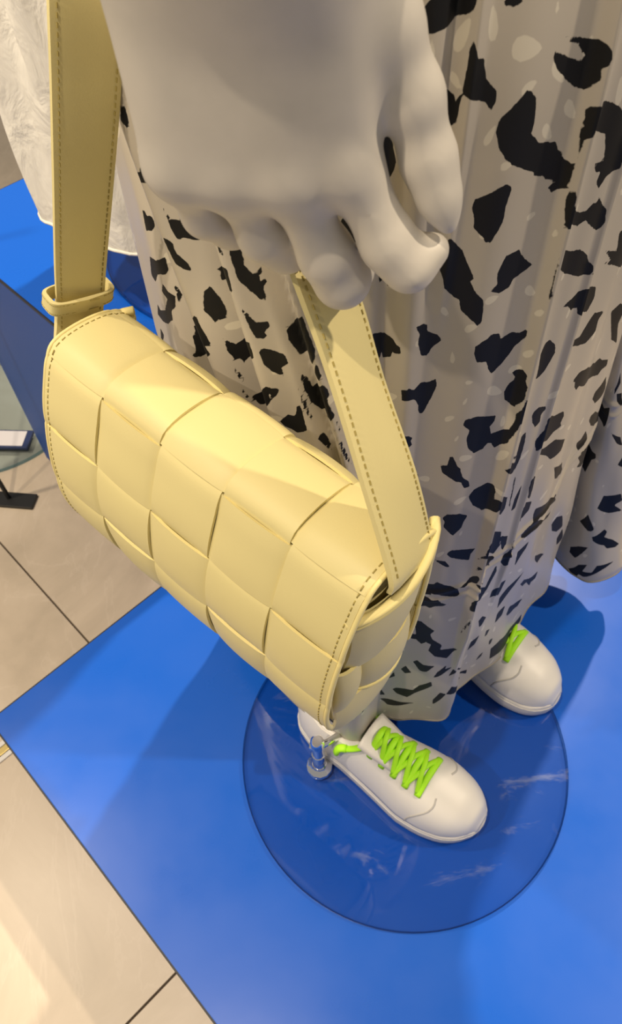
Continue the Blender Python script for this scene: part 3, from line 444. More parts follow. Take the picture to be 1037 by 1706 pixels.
HIDDEN = [(0.021, 0.939), (1.338, 0.581), (1.016, 0.969), (0.837, 0.843), (1.074, 0.172), (1.213, 0.694), (1.15, 0.98), (0.632, 0.903), (0.711, 1.036), (1.406, 0.205), (0.218, 0.323), (1.545, 0.541), (0.935, 1.005), (1.091, 1.03), (1.37, 1.091), (1.074, 0.27), (1.448, 0.673), (1.142, 0.317), (1.331, 0.677), (0.142, 0.902), (1.396, 0.152), (1.15, 0.436), (0.809, 1.099), (0.316, 0.513), (0.068, 0.969), (0.502, 1.059), (1.435, 0.483), (1.03, 0.699), (0.895, 0.723), (1.505, 0.611), (0.69, 0.823), (1.564, 0.625), (1.004, 0.571), (1.087, 0.458), (1.131, 0.84), (0.035, 0.168), (1.236, 0.135), (0.911, 0.837), (1.286, 0.345), (1.117, 0.209), (1.369, 0.276), (1.416, 0.555), (0.847, 0.297), (1.291, 0.94), (0.294, 0.384), (1.292, 0.745), (1.29, 0.451), (0.208, 0.398), (1.473, 0.263), (0.007, 1.044), (1.484, 0.328), (1.193, 0.938), (1.061, 0.623), (1.296, 0.153), (1.446, 0.796), (1.478, 0.997), (0.021, 0.847), (0.404, 0.963), (0.764, 0.884), (0.855, 0.918), (0.274, 0.893), (1.475, 0.908), (0.08, 0.377), (0.088, 0.234), (0.199, 0.176), (1.56, 0.956), (0.306, 0.434), (0.128, 0.285), (1.252, 0.485), (0.794, 0.805), (0.115, 0.529), (0.681, 0.981), (1.498, 0.479), (0.197, 0.915), (0.008, 0.25), (0.147, 0.207), (1.078, 0.937), (1.524, 0.682), (1.228, 0.615), (1.198, 1.035), (0.098, 0.43), (1.196, 0.267), (0.774, 0.746), (0.153, 0.85), (0.515, 0.876), (0.23, 1.091), (0.749, 0.936), (1.371, 0.505), (1.366, 0.348), (0.299, 0.807), (1.374, 1.001), (1.166, 0.193), (0.928, 0.778), (0.011, 0.44), (0.871, 0.226), (0.18, 0.988), (1.236, 0.859), (1.538, 0.775), (1.149, 0.781), (0.287, 0.991), (0.956, 0.658), (0.565, 0.948), (0.296, 0.296), (1.305, 0.851), (0.844, 0.672), (1.285, 0.992), (1.014, 1.077), (1.099, 0.405), (0.962, 0.829), (0.838, 0.565), (0.906, 1.059), (0.862, 1.03), (0.517, 0.972), (1.373, 0.704), (1.119, 0.641), (0.675, 0.752), (0.004, 0.315), (1.253, 0.25), (0.096, 0.13), (1.126, 0.159), (0.996, 0.452), (1.164, 0.381), (1.261, 0.57), (1.493, 0.406), (1.504, 0.142), (1.514, 0.195), (0.469, 0.951), (0.183, 0.495), (1.184, 0.836), (1.153, 0.709), (1.137, 0.492), (0.368, 1.068), (0.967, 0.89), (0.284, 0.186), (1.321, 0.22), (0.356, 0.931), (0.985, 0.745), (1.177, 0.527), (1.593, 0.441), (0.349, 0.272), (1.489, 0.829), (0.979, 1.032), (1.596, 1.021), (0.831, 0.742), (1.121, 1.077), (1.419, 0.909), (0.08, 0.31), (1.567, 0.887), (1.567, 0.143), (0.15, 0.417), (0.875, 0.513), (1.535, 0.262), (1.324, 1.032), (1.433, 1.061), (1.52, 1.044), (0.127, 0.336), (0.452, 1.061), (0.874, 0.155), (0.231, 1.006), (0.285, 1.093), (1.079, 0.75), (0.624, 1.088), (0.232, 0.234), (0.564, 1.016), (1.503, 1.097), (1.568, 0.352), (1.27, 1.092), (1.226, 0.2), (0.85, 0.976), (1.356, 0.879), (0.352, 0.476), (0.761, 0.991), (1.206, 1.092), (0.615, 0.953), (0.784, 0.682), (0.554, 1.096), (0.017, 0.781), (1.39, 0.619), (0.914, 0.615), (1.201, 0.332), (0.264, 0.77), (1.1, 0.532), (1.183, 0.589), (0.729, 1.094), (1.06, 0.838), (1.599, 0.275), (0.142, 1.064), (0.07, 1.064), (1.482, 0.526), (1.202, 0.469), (1.447, 0.371), (1.394, 0.449), (1.598, 0.779), (0.129, 0.992), (1.329, 0.386), (0.218, 0.831), (0.951, 0.509), (1.257, 0.404), (0.728, 0.669), (0.859, 0.453), (1.215, 0.789), (1.407, 0.842), (0.919, 0.927), (1.572, 0.218), (1.587, 1.072), (1.37, 0.939), (0.596, 0.808), (0.462, 0.889), (0.765, 0.624), (0.661, 1.048), (1.0, 0.624), (1.053, 0.361), (1.446, 0.729), (0.021, 0.378), (1.006, 0.509), (0.249, 0.46), (1.024, 0.903), (0.957, 1.1), (1.361, 0.753), (1.132, 0.929), (0.498, 0.286), (0.367, 1.011), (1.106, 0.883), (0.242, 0.949), (0.576, 0.876), (0.889, 0.565), (1.31, 0.539), (1.282, 0.798), (0.011, 0.529), (1.299, 0.288), (0.695, 0.917), (1.001, 0.793), (1.338, 0.806), (0.3, 0.936), (0.213, 0.54), (1.457, 0.119), (0.076, 0.875), (1.383, 0.398), (1.063, 0.118), (1.109, 0.592), (0.477, 1.012), (1.235, 1.0), (0.854, 0.793), (0.818, 0.147), (0.148, 0.155), (0.684, 0.703), (1.426, 0.312), (0.076, 0.58), (1.072, 1.098), (0.512, 0.134), (0.305, 0.57), (1.459, 0.585), (0.331, 0.333), (1.29, 0.643), (1.59, 0.719), (0.005, 0.991), (1.334, 0.12), (0.322, 1.038), (0.263, 0.524), (1.569, 0.489), (0.081, 0.481), (0.763, 1.051), (0.213, 0.124), (0.147, 0.57), (0.196, 1.044), (1.427, 0.964), (0.905, 0.665), (0.021, 0.111), (1.599, 0.547), (0.866, 0.345), (0.673, 1.1), (1.549, 0.415), (0.312, 0.751), (0.318, 0.232), (1.178, 0.13), (0.823, 0.513), (1.179, 0.655), (0.868, 1.093), (0.181, 0.284), (1.494, 0.744), (0.142, 0.784), (0.742, 0.822), (1.445, 0.423), (0.624, 1.01), (0.872, 0.403)]
NU, NZ = 760, 470
U, Zg, SX = skirt_grid(NU,NZ)
def poly_sdf(px, py, poly):
    n = len(poly); d = np.full(px.shape,1e9); ins = np.zeros(px.shape,bool)
    for i in range(n):
        ax,ay = poly[i]; bx,by = poly[(i+1)%n]; ex,ey = bx-ax,by-ay
        t = np.clip(((px-ax)*ex+(py-ay)*ey)/(ex*ex+ey*ey+1e-12),0,1)
        d = np.minimum(d,np.hypot(px-ax-t*ex,py-ay-t*ey))
        c = ((ay>py)!=(by>py)); ins ^= c&(px < (bx-ax)*(py-ay)/np.where(by==ay,1e-9,by-ay)+ax)
    return np.where(ins,-d,d)
SU = 1.6/24                                           # metres of cloth per unit of u
mu, mz = U*SU, Zg
def paint(polys):
    D = np.full(U.shape,.02)
    for pl in polys:
        pl = np.array(pl); sh = 0
        for wrap in (-24*SU,0,24*SU):
            q = pl+np.array((wrap,0)); lo = q.min(0)-.02; hi = q.max(0)+.02
            j = np.nonzero((mu[0]>=lo[0])&(mu[0]<=hi[0]))[0]; i = np.nonzero((mz[:,0]>=lo[1])&(mz[:,0]<=hi[1]))[0]
            if len(i)==0 or len(j)==0: continue
            s = np.ix_(i,j); D[s] = np.minimum(D[s],poly_sdf(mu[s],mz[s],q))
    return D
rng = random.Random(7)
def brush(cx, cz, L, Wd, ang):                        # a ragged brush mark for the sides the photograph does not show
    pts=[]; n=14
    for k in range(n):
        t = 2*math.pi*k/n; r = 1+rng.uniform(-.28,.28); x = L*math.cos(t)*r; y = Wd*math.sin(t)*r
        pts.append((cx+x*math.cos(ang)-y*math.sin(ang),cz+x*math.sin(ang)+y*math.cos(ang)))
    return pts
allb = list(BLOBS)+[brush(x,z,rng.uniform(.013,.025),rng.uniform(.008,.014),rng.uniform(.3,2.6)) for x,z in HIDDEN]
leaf=[]
for (x,z,L,ang) in SPOTS: leaf.append((x,z,L,ang))
for k in range(900):
    x,z = rng.uniform(0,24)*SU, rng.uniform(SK_ZB,SK_ZT)
    if all(math.hypot(x-e[0],z-e[1])>.021 for e in leaf): leaf.append((x,z,rng.uniform(.004,.0085),rng.uniform(0,3.1)))
def leafpoly(x,z,L,a):
    pts=[]
    for k in range(10):
        t = 2*math.pi*k/10; p = L*math.cos(t); q = L*.42*math.sin(t)*(1-.45*math.cos(t)); pts.append((x+p*math.cos(a)-q*math.sin(a),z+p*math.sin(a)+q*math.cos(a)))
    return pts
DB = paint(allb); DS = paint([leafpoly(*l) for l in leaf])
def n_skirt(nt, b):
    at = nt.nodes.new('ShaderNodeAttribute'); at.attribute_name = 'print_distance'; sp = nt.nodes.new('ShaderNodeAttribute'); sp.attribute_name = 'leaf_distance'
    uvn = nt.nodes.new('ShaderNodeUVMap')
    nz = tex(nt,'Noise',Scale=260.0,Detail=3.0); nt.links.new(uvn.outputs[0],nz.inputs['Vector'])
    def edge(src, amp, wd):
        m1 = nt.nodes.new('ShaderNodeMath'); m1.operation='SUBTRACT'; m1.inputs[1].default_value=.5; nt.links.new(nz.outputs[0],m1.inputs[0])
        m2 = nt.nodes.new('ShaderNodeMath'); m2.operation='MULTIPLY_ADD'; m2.inputs[1].default_value=amp; nt.links.new(m1.outputs[0],m2.inputs[0]); nt.links.new(src,m2.inputs[2])
        mr = nt.nodes.new('ShaderNodeMapRange'); mr.inputs[1].default_value=wd; mr.inputs[2].default_value=-wd; nt.links.new(m2.outputs[0],mr.inputs[0]); return mr.outputs[0]
    fb = edge(at.outputs['Fac'],.0016,.0002); fs = edge(sp.outputs['Fac'],.0006,.0003)
    c1 = nt.nodes.new('ShaderNodeMixRGB'); c1.inputs[1].default_value=(.49,.445,.375,1); c1.inputs[2].default_value=(.66,.61,.50,1); nt.links.new(fs,c1.inputs[0])
    c2 = nt.nodes.new('ShaderNodeMixRGB'); c2.inputs[2].default_value=(.006,.006,.007,1); nt.links.new(fb,c2.inputs[0]); nt.links.new(c1.outputs[0],c2.inputs[1]); nt.links.new(c2.outputs[0],b.inputs['Base Color'])
    r = nt.nodes.new('ShaderNodeMixRGB'); r.inputs[1].default_value=(.36,.36,.36,1); r.inputs[2].default_value=(.6,.6,.6,1); nt.links.new(fb,r.inputs[0]); nt.links.new(r.outputs[0],b.inputs['Roughness'])
    sc = nt.nodes.new('ShaderNodeMath'); sc.operation='MULTIPLY'; sc.inputs[1].default_value=900; 
M['satin'] = mat('printed_satin',(.6,.55,.48),.36,spec=.28,nodes=n_skirt)
SX[...,2] += ZP
st = thing('printed_skirt',(.12,.48,SK_ZT+ZP),'long white satin skirt with black brush marks on the mannequin','skirt')
V = SX.reshape(-1,3); i = np.arange(NZ-1)[:,None]*NU; j = np.arange(NU)[None]; jn = (j+1)%NU
Q = np.stack([i+j,i+jn,i+NU+jn,i+NU+j],-1).reshape(-1,4)
sk = mesh('skirt_panel',V,Q,M['satin'],st)
for nm,D in (('print_distance',DB),('leaf_distance',DS)):
    sk.data.attributes.new(nm,'FLOAT','POINT').data.foreach_set('value',D.ravel().astype(np.float32))
uv = sk.data.uv_layers.new(name='UVMap'); li = np.empty(len(sk.data.loops),np.int32); sk.data.loops.foreach_get('vertex_index',li)
um = np.stack([mu.ravel()[li],mz.ravel()[li]],1)
uv.data.foreach_set('uv',um.astype(np.float32).ravel())
# rolled hem
hem = SX[0]; hp = [tuple(p) for p in hem[::4]]; hp.append(hp[0])
mesh('hem',*tube(np.array(hp),.0013,6,cap=False),M['satin'],st)
# waistband
wb = SX[-1][::6]; wb = np.vstack([wb,wb[:1]])
mesh('waistband',*tube(wb,.005,8,flat=2.6,cap=False),M['satin'],st)

# ------------------------------------------------------------------ mannequin
mq = thing('mannequin',(.12,.45,ZP),'pale grey mannequin whose hand hangs in front of the printed skirt','mannequin')
HAND = dict(
 m5=[(-0.0415,0.2698,1.0716,0.0084),(-0.0419,0.2719,1.1140,0.0128),(-0.0388,0.2751,1.1461,0.0161)],
 m4=[(-0.0224,0.2669,1.0695,0.0084),(-0.0215,0.2675,1.1145,0.0126),(-0.0172,0.2690,1.1466,0.0158)],
 m3=[(-0.0005,0.2639,1.0685,0.0083),(-0.0018,0.2642,1.1146,0.0125),(-0.0001,0.2656,1.1466,0.0157)],
 m2=[(0.0220,0.2652,1.0707,0.0092),(0.0173,0.2653,1.1129,0.0123),(0.0154,0.2672,1.1453,0.0151)],
 f5=[(-0.0415,0.2698,1.0716,0.0084),(-0.0350,0.2849,1.0418,0.0091),(-0.0260,0.2939,1.0297,0.0090),(-0.0163,0.3058,1.0224,0.0083)],
 f4=[(-0.0224,0.2669,1.0695,0.0088),(-0.0115,0.2769,1.0359,0.0103),(-0.0034,0.2847,1.0242,0.0105),(0.0046,0.2999,1.0156,0.0092)],
 f3=[(-0.0005,0.2639,1.0685,0.0096),(0.0136,0.2685,1.0298,0.0111),(0.0199,0.2709,1.0154,0.0113),(0.0264,0.2861,1.0080,0.0096)],
 f2=[(0.0220,0.2652,1.0707,0.0105),(0.0379,0.2615,1.0383,0.0107),(0.0464,0.2599,1.0285,0.0100),(0.0561,0.2628,1.0330,0.0070)],
 th=[(0.0248,0.2725,1.1404,0.0113),(0.0343,0.2719,1.1128,0.0113),(0.0445,0.2700,1.0903,0.0098),(0.0518,0.2674,1.0686,0.0090),(0.0568,0.2634,1.0546,0.0066),(0.0605,0.2596,1.0456,0.0035)])
HAND['palm'] = [(-0.0296,0.3007,1.0830,0.0159),(0.0157,0.2982,1.0812,0.0159)]
def hand_sdf(p):
    Mm = np.array([HAND[k] for k in ('m5','m4','m3','m2')])          # 4 rays x 3 stations x (x,y,z,r)
    f = None
    for t in np.linspace(0,3,15):                                    # flat back of the hand: close-set thin rays
        i = min(int(t),2); c = Mm[i]*(1-(t-i))+Mm[i+1]*(t-i); c = c[[0,2]].copy(); c[:,3] = (.0105,.0165)
        d = chain(p,c,.01); f = d if f is None else smin(f,d,.006)
    f = smin(f,cone(p,*HAND['palm']),.012)
    a = (Mm[1,2]+Mm[2,2])/2; w = np.array((a[0],a[1]+.004,a[2]+.01,.029))
    arm = [w,(w[0]-.022,w[1]+.055,w[2]+.12,.036),(w[0]-.03,w[1]+.085,w[2]+.2,.038)]
    f = smin(f,chain(p,arm,.01),.03)
    g = chain(p,HAND['f5'],.006)
    for k in ('f4','f3','f2'): g = smin(g,chain(p,HAND[k],.006),.002)
    th = chain(p,HAND['th'],.01)
    return smin(smin(f,g,.011),smin(f,th,.008),.001)
allp = np.array([q for k in HAND.values() for q in k])
V,Q = surfnet(hand_sdf,allp[:,:3].min(0)-.06,(*(allp[:,:2].max(0)+.11),allp[:,2].max()+.30),.0014)
V = smooth_mesh(V,Q,9)
mesh('hand',V,Q,M['mann'],mq)
F3 = np.array((.74,-.672,0)); L3 = np.array((.672,.74,0))
hip = np.array((.12,.48,ZP+.95))
def w4(v, r): return (*v,r)
RA = np.array((.032,.354,ZP+.095)); LA = np.array((0.1929,0.5118,0.3150))
aw = np.array(HAND['m3'][2][:3]); elbow = np.array((aw[0]-.032,aw[1]+.09,aw[2]+.2))
def body_sdf(p):
    sh = hip+UP*.52
    q = p-np.array(hip,np.float32)
    lat = q@L3.astype(np.float32); fw_ = q@F3.astype(np.float32); zz = q[...,2]
    wz = np.interp(zz,[-.1,0,.22,.4,.5,.58],[.13,.14,.11,.15,.165,.10]); dz = np.interp(zz,[-.1,0,.22,.42,.5,.58],[.075,.08,.075,.105,.085,.05])
    f = np.maximum((np.sqrt((lat/wz)**2+(fw_/dz)**2)-1)*.09,np.maximum(-zz-.12,zz-.56))
    f = smin(f,cone(p,w4(hip+UP*.55,.055),w4(hip+UP*.66,.05)),.03)
    hd = hip+UP*.76+F3*.015
    f = smin(f,np.linalg.norm((p-hd.astype(np.float32))*np.array((1,1,.72),np.float32),axis=-1)-.083,.02)
    f = smin(f,cone(p,w4(hd+F3*.07-UP*.03,.012),w4(hd+F3*.082-UP*.045,.012)),.02)
    for s,an in ((-1,RA),(1,LA)):
        th = hip+L3*s*.068-UP*.06-F3*.01; kn = (th+an)/2+F3*.02+UP*.02
        f = smin(f,chain(p,[w4(th,.064),w4(kn,.044),w4(kn*.55+an*.45-F3*.005,.036),w4(an,.030)],.02),.03)
        f = smin(f,chain(p,[w4(an,.029),w4(an-UP*.045-F3*.01,.025),w4(an-UP*.062+F3*.06,.024),w4(an-UP*.07+F3*.115,.014)],.01),.012)
    sr = sh-L3*.185; sl_ = sh+L3*.185
    f = smin(f,chain(p,[w4(sr,.052),w4(sr*.4+elbow*.6,.04),w4(elbow,.037)],.02),.03)
    el = sl_+L3*.05-UP*.3-F3*.02; wr = el+F3*.05-UP*.23
    f = smin(f,chain(p,[w4(sl_,.052),w4(el,.04),w4(wr,.027),w4(wr-UP*.08+F3*.015,.033),w4(wr-UP*.17+F3*.02,.014)],.02),.03)
    return f
V,Q = surfnet(body_sdf,(-.22,.12,ZP+.01),(.50,.85,ZP+1.86),.010)
V = smooth_mesh(V,Q,2)
mesh('body',V,Q,M['mann'],mq)

# ------------------------------------------------------------------ handbag
BO = np.array((-.068,.295,.655+ZP)); BX = np.array((.709,-.702,-.062)); BY = np.array((.7035,.7105,-.001)); BZ = np.array((.0437,-.0430,.9982))
BR = Matrix((BX,BY,BZ)).transposed()
bag = thing('handbag',tuple(BO),'pale yellow woven leather handbag hanging beside the skirt','handbag',rot=BR)
INV[bag.name] = bag.matrix_world.inverted()
DX = .054; TH = .0021
# flap profile in bag (y, z): up the back, over the top, down the front; one row of weave every .054 m
PROF = [(.058,-.175),(.063,-.12),(.064,-.066),(.060,-.018),(.052,-.003),(.030,.003),(.008,.003),(-.001,-.004),(-.008,-.022),(-.019,-.052),(-.026,-.085),(-.0285,-.112),(-.027,-.14),(-.023,-.166)]
pc = crom(PROF,600); arc = np.r_[0,np.cumsum(np.linalg.norm(np.diff(pc,axis=0),axis=1))]
ridge = arc[np.argmin(np.linalg.norm(pc-np.array((-.001,-.003)),axis=1))]
NR0 = 4                                       # rows behind the ridge (the last one of them is the bag's top)
def flap(u, v, off):
    """u along the bag -.135...135, v rows from the ridge (negative behind), off outward"""
    s = np.clip(ridge+v,0,arc[-1]); y = np.interp(s,arc,pc[:,0]); z = np.interp(s,arc,pc[:,1])
    dy = np.interp(s+.002,arc,pc[:,0])-np.interp(s-.002,arc,pc[:,0]); dz = np.interp(s+.002,arc,pc[:,1])-np.interp(s-.002,arc,pc[:,1])
    l = np.hypot(dy,dz)+1e-9; ny,nz = dz/l,-dy/l
    sag = .006*(u/.135)**2-.003
    return np.stack([u*(1+.0*v),y+ny*off,z+nz*off+sag*np.clip(1-np.abs(v-.02)*4,0.2,1)],-1)
AMP = .0021
def wave(x): s = np.sin(x); return np.sign(s)*np.abs(s)**.55
def strip(us, vs, hfun, thick):
    Ug,Vg = np.meshgrid(us,vs); h = hfun(Ug,Vg); n0,n1 = Ug.shape
    # pillow: the middle of a strip stands a little prouder than its edges
    a = flap(Ug,Vg,h+thick); b = flap(Ug,Vg,h)
    V = np.concatenate([a.reshape(-1,3),b.reshape(-1,3)]); n = n0*n1; Fs=[]
    for i in range(n0-1):
        for j in range(n1-1):
            k = i*n1+j; Fs.append((k,k+n1,k+n1+1,k+1)); Fs.append((n+k,n+k+1,n+k+n1+1,n+k+n1))
    for i in range(n0-1):
        for j,fl_ in ((0,0),(n1-1,1)):
            k=i*n1+j; q=(k,n+k,n+k+n1,k+n1); Fs.append(q if not fl_ else q[::-1])
    for j in range(n1-1):
        for i,fl_ in ((0,1),(n0-1,0)):
            k=i*n1+j; q=(k,n+k,n+k+1,k+1); Fs.append(q if not fl_ else q[::-1])
    return V, Fs
flap_o = bpy.data.objects.new('flap',None); COL.objects.link(flap_o); flap_o.parent = bag; INV[flap_o.name] = INV[bag.name]
rows = list(range(-NR0,3)); G = .0009
def pil(x, w): return 1-np.abs(x/w)**2.6
for c in range(5):
    u0 = (c-2.5)*DX
    vs = np.linspace(-NR0*DX+.004,3*DX,len(rows)*14+1)
    def hv(Ug,Vg,c=c,u0=u0): 
        s = (-1)**c*wave(math.pi*Vg/DX); e = pil(Ug-u0-DX/2,DX/2)
        return AMP*s+.0013*e*np.maximum(s,-.3)
    us = np.linspace(u0+G,u0+DX-G,9)
    mesh('leather_strip',*strip(us,vs,hv,TH),M['bag'],flap_o,local=True,auto=50)
for k in rows:
    us = np.linspace(-2.5*DX+.001,2.5*DX-.001,5*14+1)
    def hu(Ug,Vg,k=k):
        s = -(-1)**k*wave(math.pi*(Ug+2.5*DX)/DX); e = pil(Vg-(k+.5)*DX,DX/2)
        return AMP*s+.0013*e*np.maximum(s,-.3)
    vs = np.linspace(k*DX+G+(.004 if k==-NR0 else 0),(k+1)*DX-G,9)
    mesh('leather_strip',*strip(us,vs,hu,TH),M['bag'],flap_o,local=True,auto=50)
# backing leather under the weave
mesh('flap_lining',*strip(np.linspace(-2.48*DX,2.48*DX,31),np.linspace(-NR0*DX+.006,3*DX-.002,60),lambda a,b:-.0052+0*a,.0016),M['bagin'],flap_o,local=True)
def top_h(u, v):                                  # outer face of the weave
    c = int(np.clip((u+2.5*DX)//DX,0,4)); k = int(np.floor(v/DX)); u0=(c-2.5)*DX
    sv = (-1)**c*wave(np.array(math.pi*v/DX)); su = -(-1)**k*wave(np.array(math.pi*(u+2.5*DX)/DX))
    hv_ = AMP*sv+.0013*pil(u-u0-DX/2,DX/2)*max(sv,-.3); hu_ = AMP*su+.0013*pil(v-(k+.5)*DX,DX/2)*max(su,-.3)
    return max(hv_,hu_)+TH
# folded end binding and its stitches on both short ends
for s in (-1,1):
    vv = np.linspace(-NR0*DX+.006,3*DX-.0005,180)
    P = np.array([flap(np.array(s*(2.5*DX+.0004)),np.array(v),np.array(max(top_h(s*(2.5*DX-.003),v)-TH/2-.0008,-.001))) for v in vv])
    mesh('end_binding',*tube(P,.0022,8,flat=.75),M['bagedge'],flap_o,local=True)
    st_=[]
    for v in np.arange(-DX*1.8,3*DX-.003,.0046):
        q = [flap(np.array(s*(2.5*DX-.0048)),np.array(v+t),np.array(top_h(s*(2.5*DX-.0048),v+t)+.0001)) for t in (0,.0014,.0028)]
        st_.append(tube(np.array(q),.00042,5))
    tag(mesh('stitching',*join(st_),M['stitch'],flap_o,local=True),kind='stuff')
# body of the bag: rounded box open at the top
def body_ring(z, inset=0.0):
    fy = np.interp(z,[-.215,-.205,-.17,-.10,-.02],[.004,-.011,-.0195,-.019,-.002])+inset; by = np.interp(z,[-.215,-.205,-.17,-.10,-.02],[.044,.055,.058,.060,.055])-inset
    hx = np.interp(z,[-.215,-.205,-.17,-.08,-.01],[.120,.128,.133,.133,.131])-inset
    pts=[]; n=44
    for k in range(n):
        t = 2*math.pi*k/n; cx_,sy_ = math.cos(t),math.sin(t)
        ex = math.copysign(abs(cx_)**.32,cx_); ey = math.copysign(abs(sy_)**.75,sy_)
        pts.append((hx*ex,(fy+by)/2+(by-fy)/2*ey,z-.012*ex*ex*0))
    return pts
zs = [-.215,-.211,-.204,-.19,-.165,-.13,-.10,-.07,-.045,-.02]
rings = [body_ring(z) for z in zs]+[body_ring(z,.003) for z in zs[::-1][:4]]
n=44; V = np.array(rings).reshape(-1,3); Fs=[(i*n+j,i*n+(j+1)%n,(i+1)*n+(j+1)%n,(i+1)*n+j) for i in range(len(rings)-1) for j in range(n)]+[tuple(range(n))[::-1]]
mesh('body_shell',V,Fs,M['bag'],bag,local=True)
lin = [body_ring(-.05,.004)]; mesh('inner_lining',np.array(lin[0]),[tuple(range(n))],M['bagin'],bag,local=True)
# woven end panels: leather patches wrapped round both short ends
def wrap(s, y0, y1, z0, z1, bulge, curl=0.0):
    """curved leather patch over the short end s, from front y0 to back y1, between heights z0 and z1 (z can slope)"""
    ny,nz_=12,8; a=[];b=[]
    for i in range(nz_+1):
        t=i/nz_
        for j in range(ny+1):
            q=j/ny; y=y0+(y1-y0)*q; z=(z0[0]+(z0[1]-z0[0])*q)*(1-t)+(z1[0]+(z1[1]-z1[0])*q)*t
            dome=math.sin(math.pi*q)**.6 if 0<q<1 else 0
            x=.1285+bulge*dome+.0035*math.sin(math.pi*t)+curl*t
            a.append((s*x,y,z)); b.append((s*(x-.0024),y,z))
    N=(nz_+1)*(ny+1); V=np.array(a+b); Fs=[]
    def add(q): Fs.append(q if s>0 else q[::-1])
    for i in range(nz_):
        for j in range(ny):
            k=i*(ny+1)+j; add((k,k+1,k+ny+2,k+ny+1)); add((N+k,N+k+ny+1,N+k+ny+2,N+k+1))
    for j in range(ny):
        k=j; add((k,N+k,N+k+1,k+1)); k=nz_*(ny+1)+j; add((k,k+1,N+k+1,N+k))
    for i in range(nz_):
        k=i*(ny+1); add((k,k+ny+1,N+k+ny+1,N+k)); k+=ny; add((k,N+k,N+k+ny+1,k+ny+1))
    return V,Fs
for s in (-1,1):
    mesh('end_strip',*wrap(s,-.008,.060,(-.098,-.104),(-.020,-.014),.010,.002),M['bag'],bag,local=True,auto=50)
    mesh('end_strip',*wrap(s,.004,.0605,(-.150,-.156),(-.095,-.098),.0125,-.001),M['bag'],bag,local=True,auto=50)
    mesh('end_strip',*wrap(s,-.0165,.008,(-.160,-.152),(-.092,-.096),.006),M['bag'],bag,local=True,auto=50)
    mesh('end_strip',*wrap(s,-.014,.058,(-.206,-.206),(-.150,-.152),.008),M['bag'],bag,local=True,auto=50)
    # padded rim of the mouth, doubled
    for dz,rr in ((0,.0032),(-.0055,.0026)):
        yy = np.linspace(-.012,.066,16); P=[(s*(.130+.014*math.sin(math.pi*(k/15))**.7),y,-.022+.018*(k/15)+dz) for k,y in enumerate(yy)]
        mesh('mouth_rim',*tube(np.array(P),rr,8),M['bagedge'],bag,local=True)
    P=[(s*(.1285+.0125*max(0,math.sin(math.pi*(k/15)))**.6),y,-.150-.006*(k/15)) for k,y in enumerate(np.linspace(.004,.0605,16))]
    mesh('strip_edge',*tube(np.array(P),.0018,6),M['bagedge'],bag,local=True)
# shoulder strap: one leather band, edges given as pairs of points
SE1 = [(-0.1744,0.4150,0.8606),(-0.1663,0.4254,0.8806),(-0.1523,0.4223,0.9279),(-0.1344,0.4175,0.9863),(-0.1199,0.4193,1.0372),(-0.1090,0.4292,1.0816),(-0.1049,0.4645,1.1136)]
SE2 = [(-0.1465,0.4324,0.8424),(-0.1401,0.4398,0.8664),(-0.1254,0.4396,0.9133),(-0.1053,0.4366,0.9730),(-0.0881,0.4384,1.0264),(-0.0769,0.4530,1.0717),(-0.0738,0.4909,1.1056)]
RE1 = [(0.0386,0.2030,0.8630),(0.0384,0.2045,0.8790),(0.0249,0.2306,0.9303),(0.0119,0.2579,0.9750),(-0.0010,0.2842,1.0091),(-0.0144,0.3209,1.0396),(-0.0302,0.3688,1.0746)]
RE2 = [(0.0663,0.2353,0.8544),(0.0651,0.2402,0.8655),(0.0554,0.2503,0.9075),(0.0406,0.2736,0.9493),(0.0309,0.2959,0.9805),(0.0176,0.3338,1.0119),(0.0004,0.3860,1.0500)]
elb = elbow-np.array((0,.03,.075))
a1,a2 = np.array(SE1[-1]),np.array(SE2[-1]); b1,b2 = np.array(RE1[-1]),np.array(RE2[-1])
t1 = elb+np.array((.0,-.022,.058)); t2 = elb+np.array((.0,.022,.058))
E1 = crom(SE1+[tuple(t1+np.array((-.045,0,-.03))),tuple(t1),tuple(t1+np.array((.045,0,-.03)))]+RE1[::-1],150)
E2 = crom(SE2+[tuple(t2+np.array((-.045,0,-.03))),tuple(t2),tuple(t2+np.array((.045,0,-.03)))]+RE2[::-1],150)
def ribbon(E1,E2,th,nw=6,off=0.0):
    k=len(E1); T=np.gradient((E1+E2)/2,axis=0); T/=np.linalg.norm(T,axis=1,keepdims=True); W=E2-E1; Wn=W/np.linalg.norm(W,axis=1,keepdims=True)
    N=np.cross(T,Wn); N/=np.linalg.norm(N,axis=1,keepdims=True)
    V=[]
    for i in range(k):
        loop=[]
        for j in range(nw+1):
            q=j/nw; e=1-abs(2*q-1)**8*.35; loop.append(E1[i]+W[i]*q+N[i]*(off+th/2*e))
        for j in range(nw+1):
            q=1-j/nw; e=1-abs(2*q-1)**8*.35; loop.append(E1[i]+W[i]*q+N[i]*(off-th/2*e))
        V+=loop
    n=2*(nw+1); Fs=[(i*n+j,i*n+(j+1)%n,(i+1)*n+(j+1)%n,(i+1)*n+j) for i in range(k-1) for j in range(n)]+[tuple(range(n))[::-1],tuple((k-1)*n+j for j in range(n))]
    return np.array(V),Fs,N
V,Fs,N = ribbon(E1,E2,.0048)
strap = mesh('shoulder_strap',V,Fs,M['bag'],bag,auto=60)
st_=[]
cl = np.r_[0,np.cumsum(np.linalg.norm(np.diff((E1+E2)/2,axis=0),axis=1))]
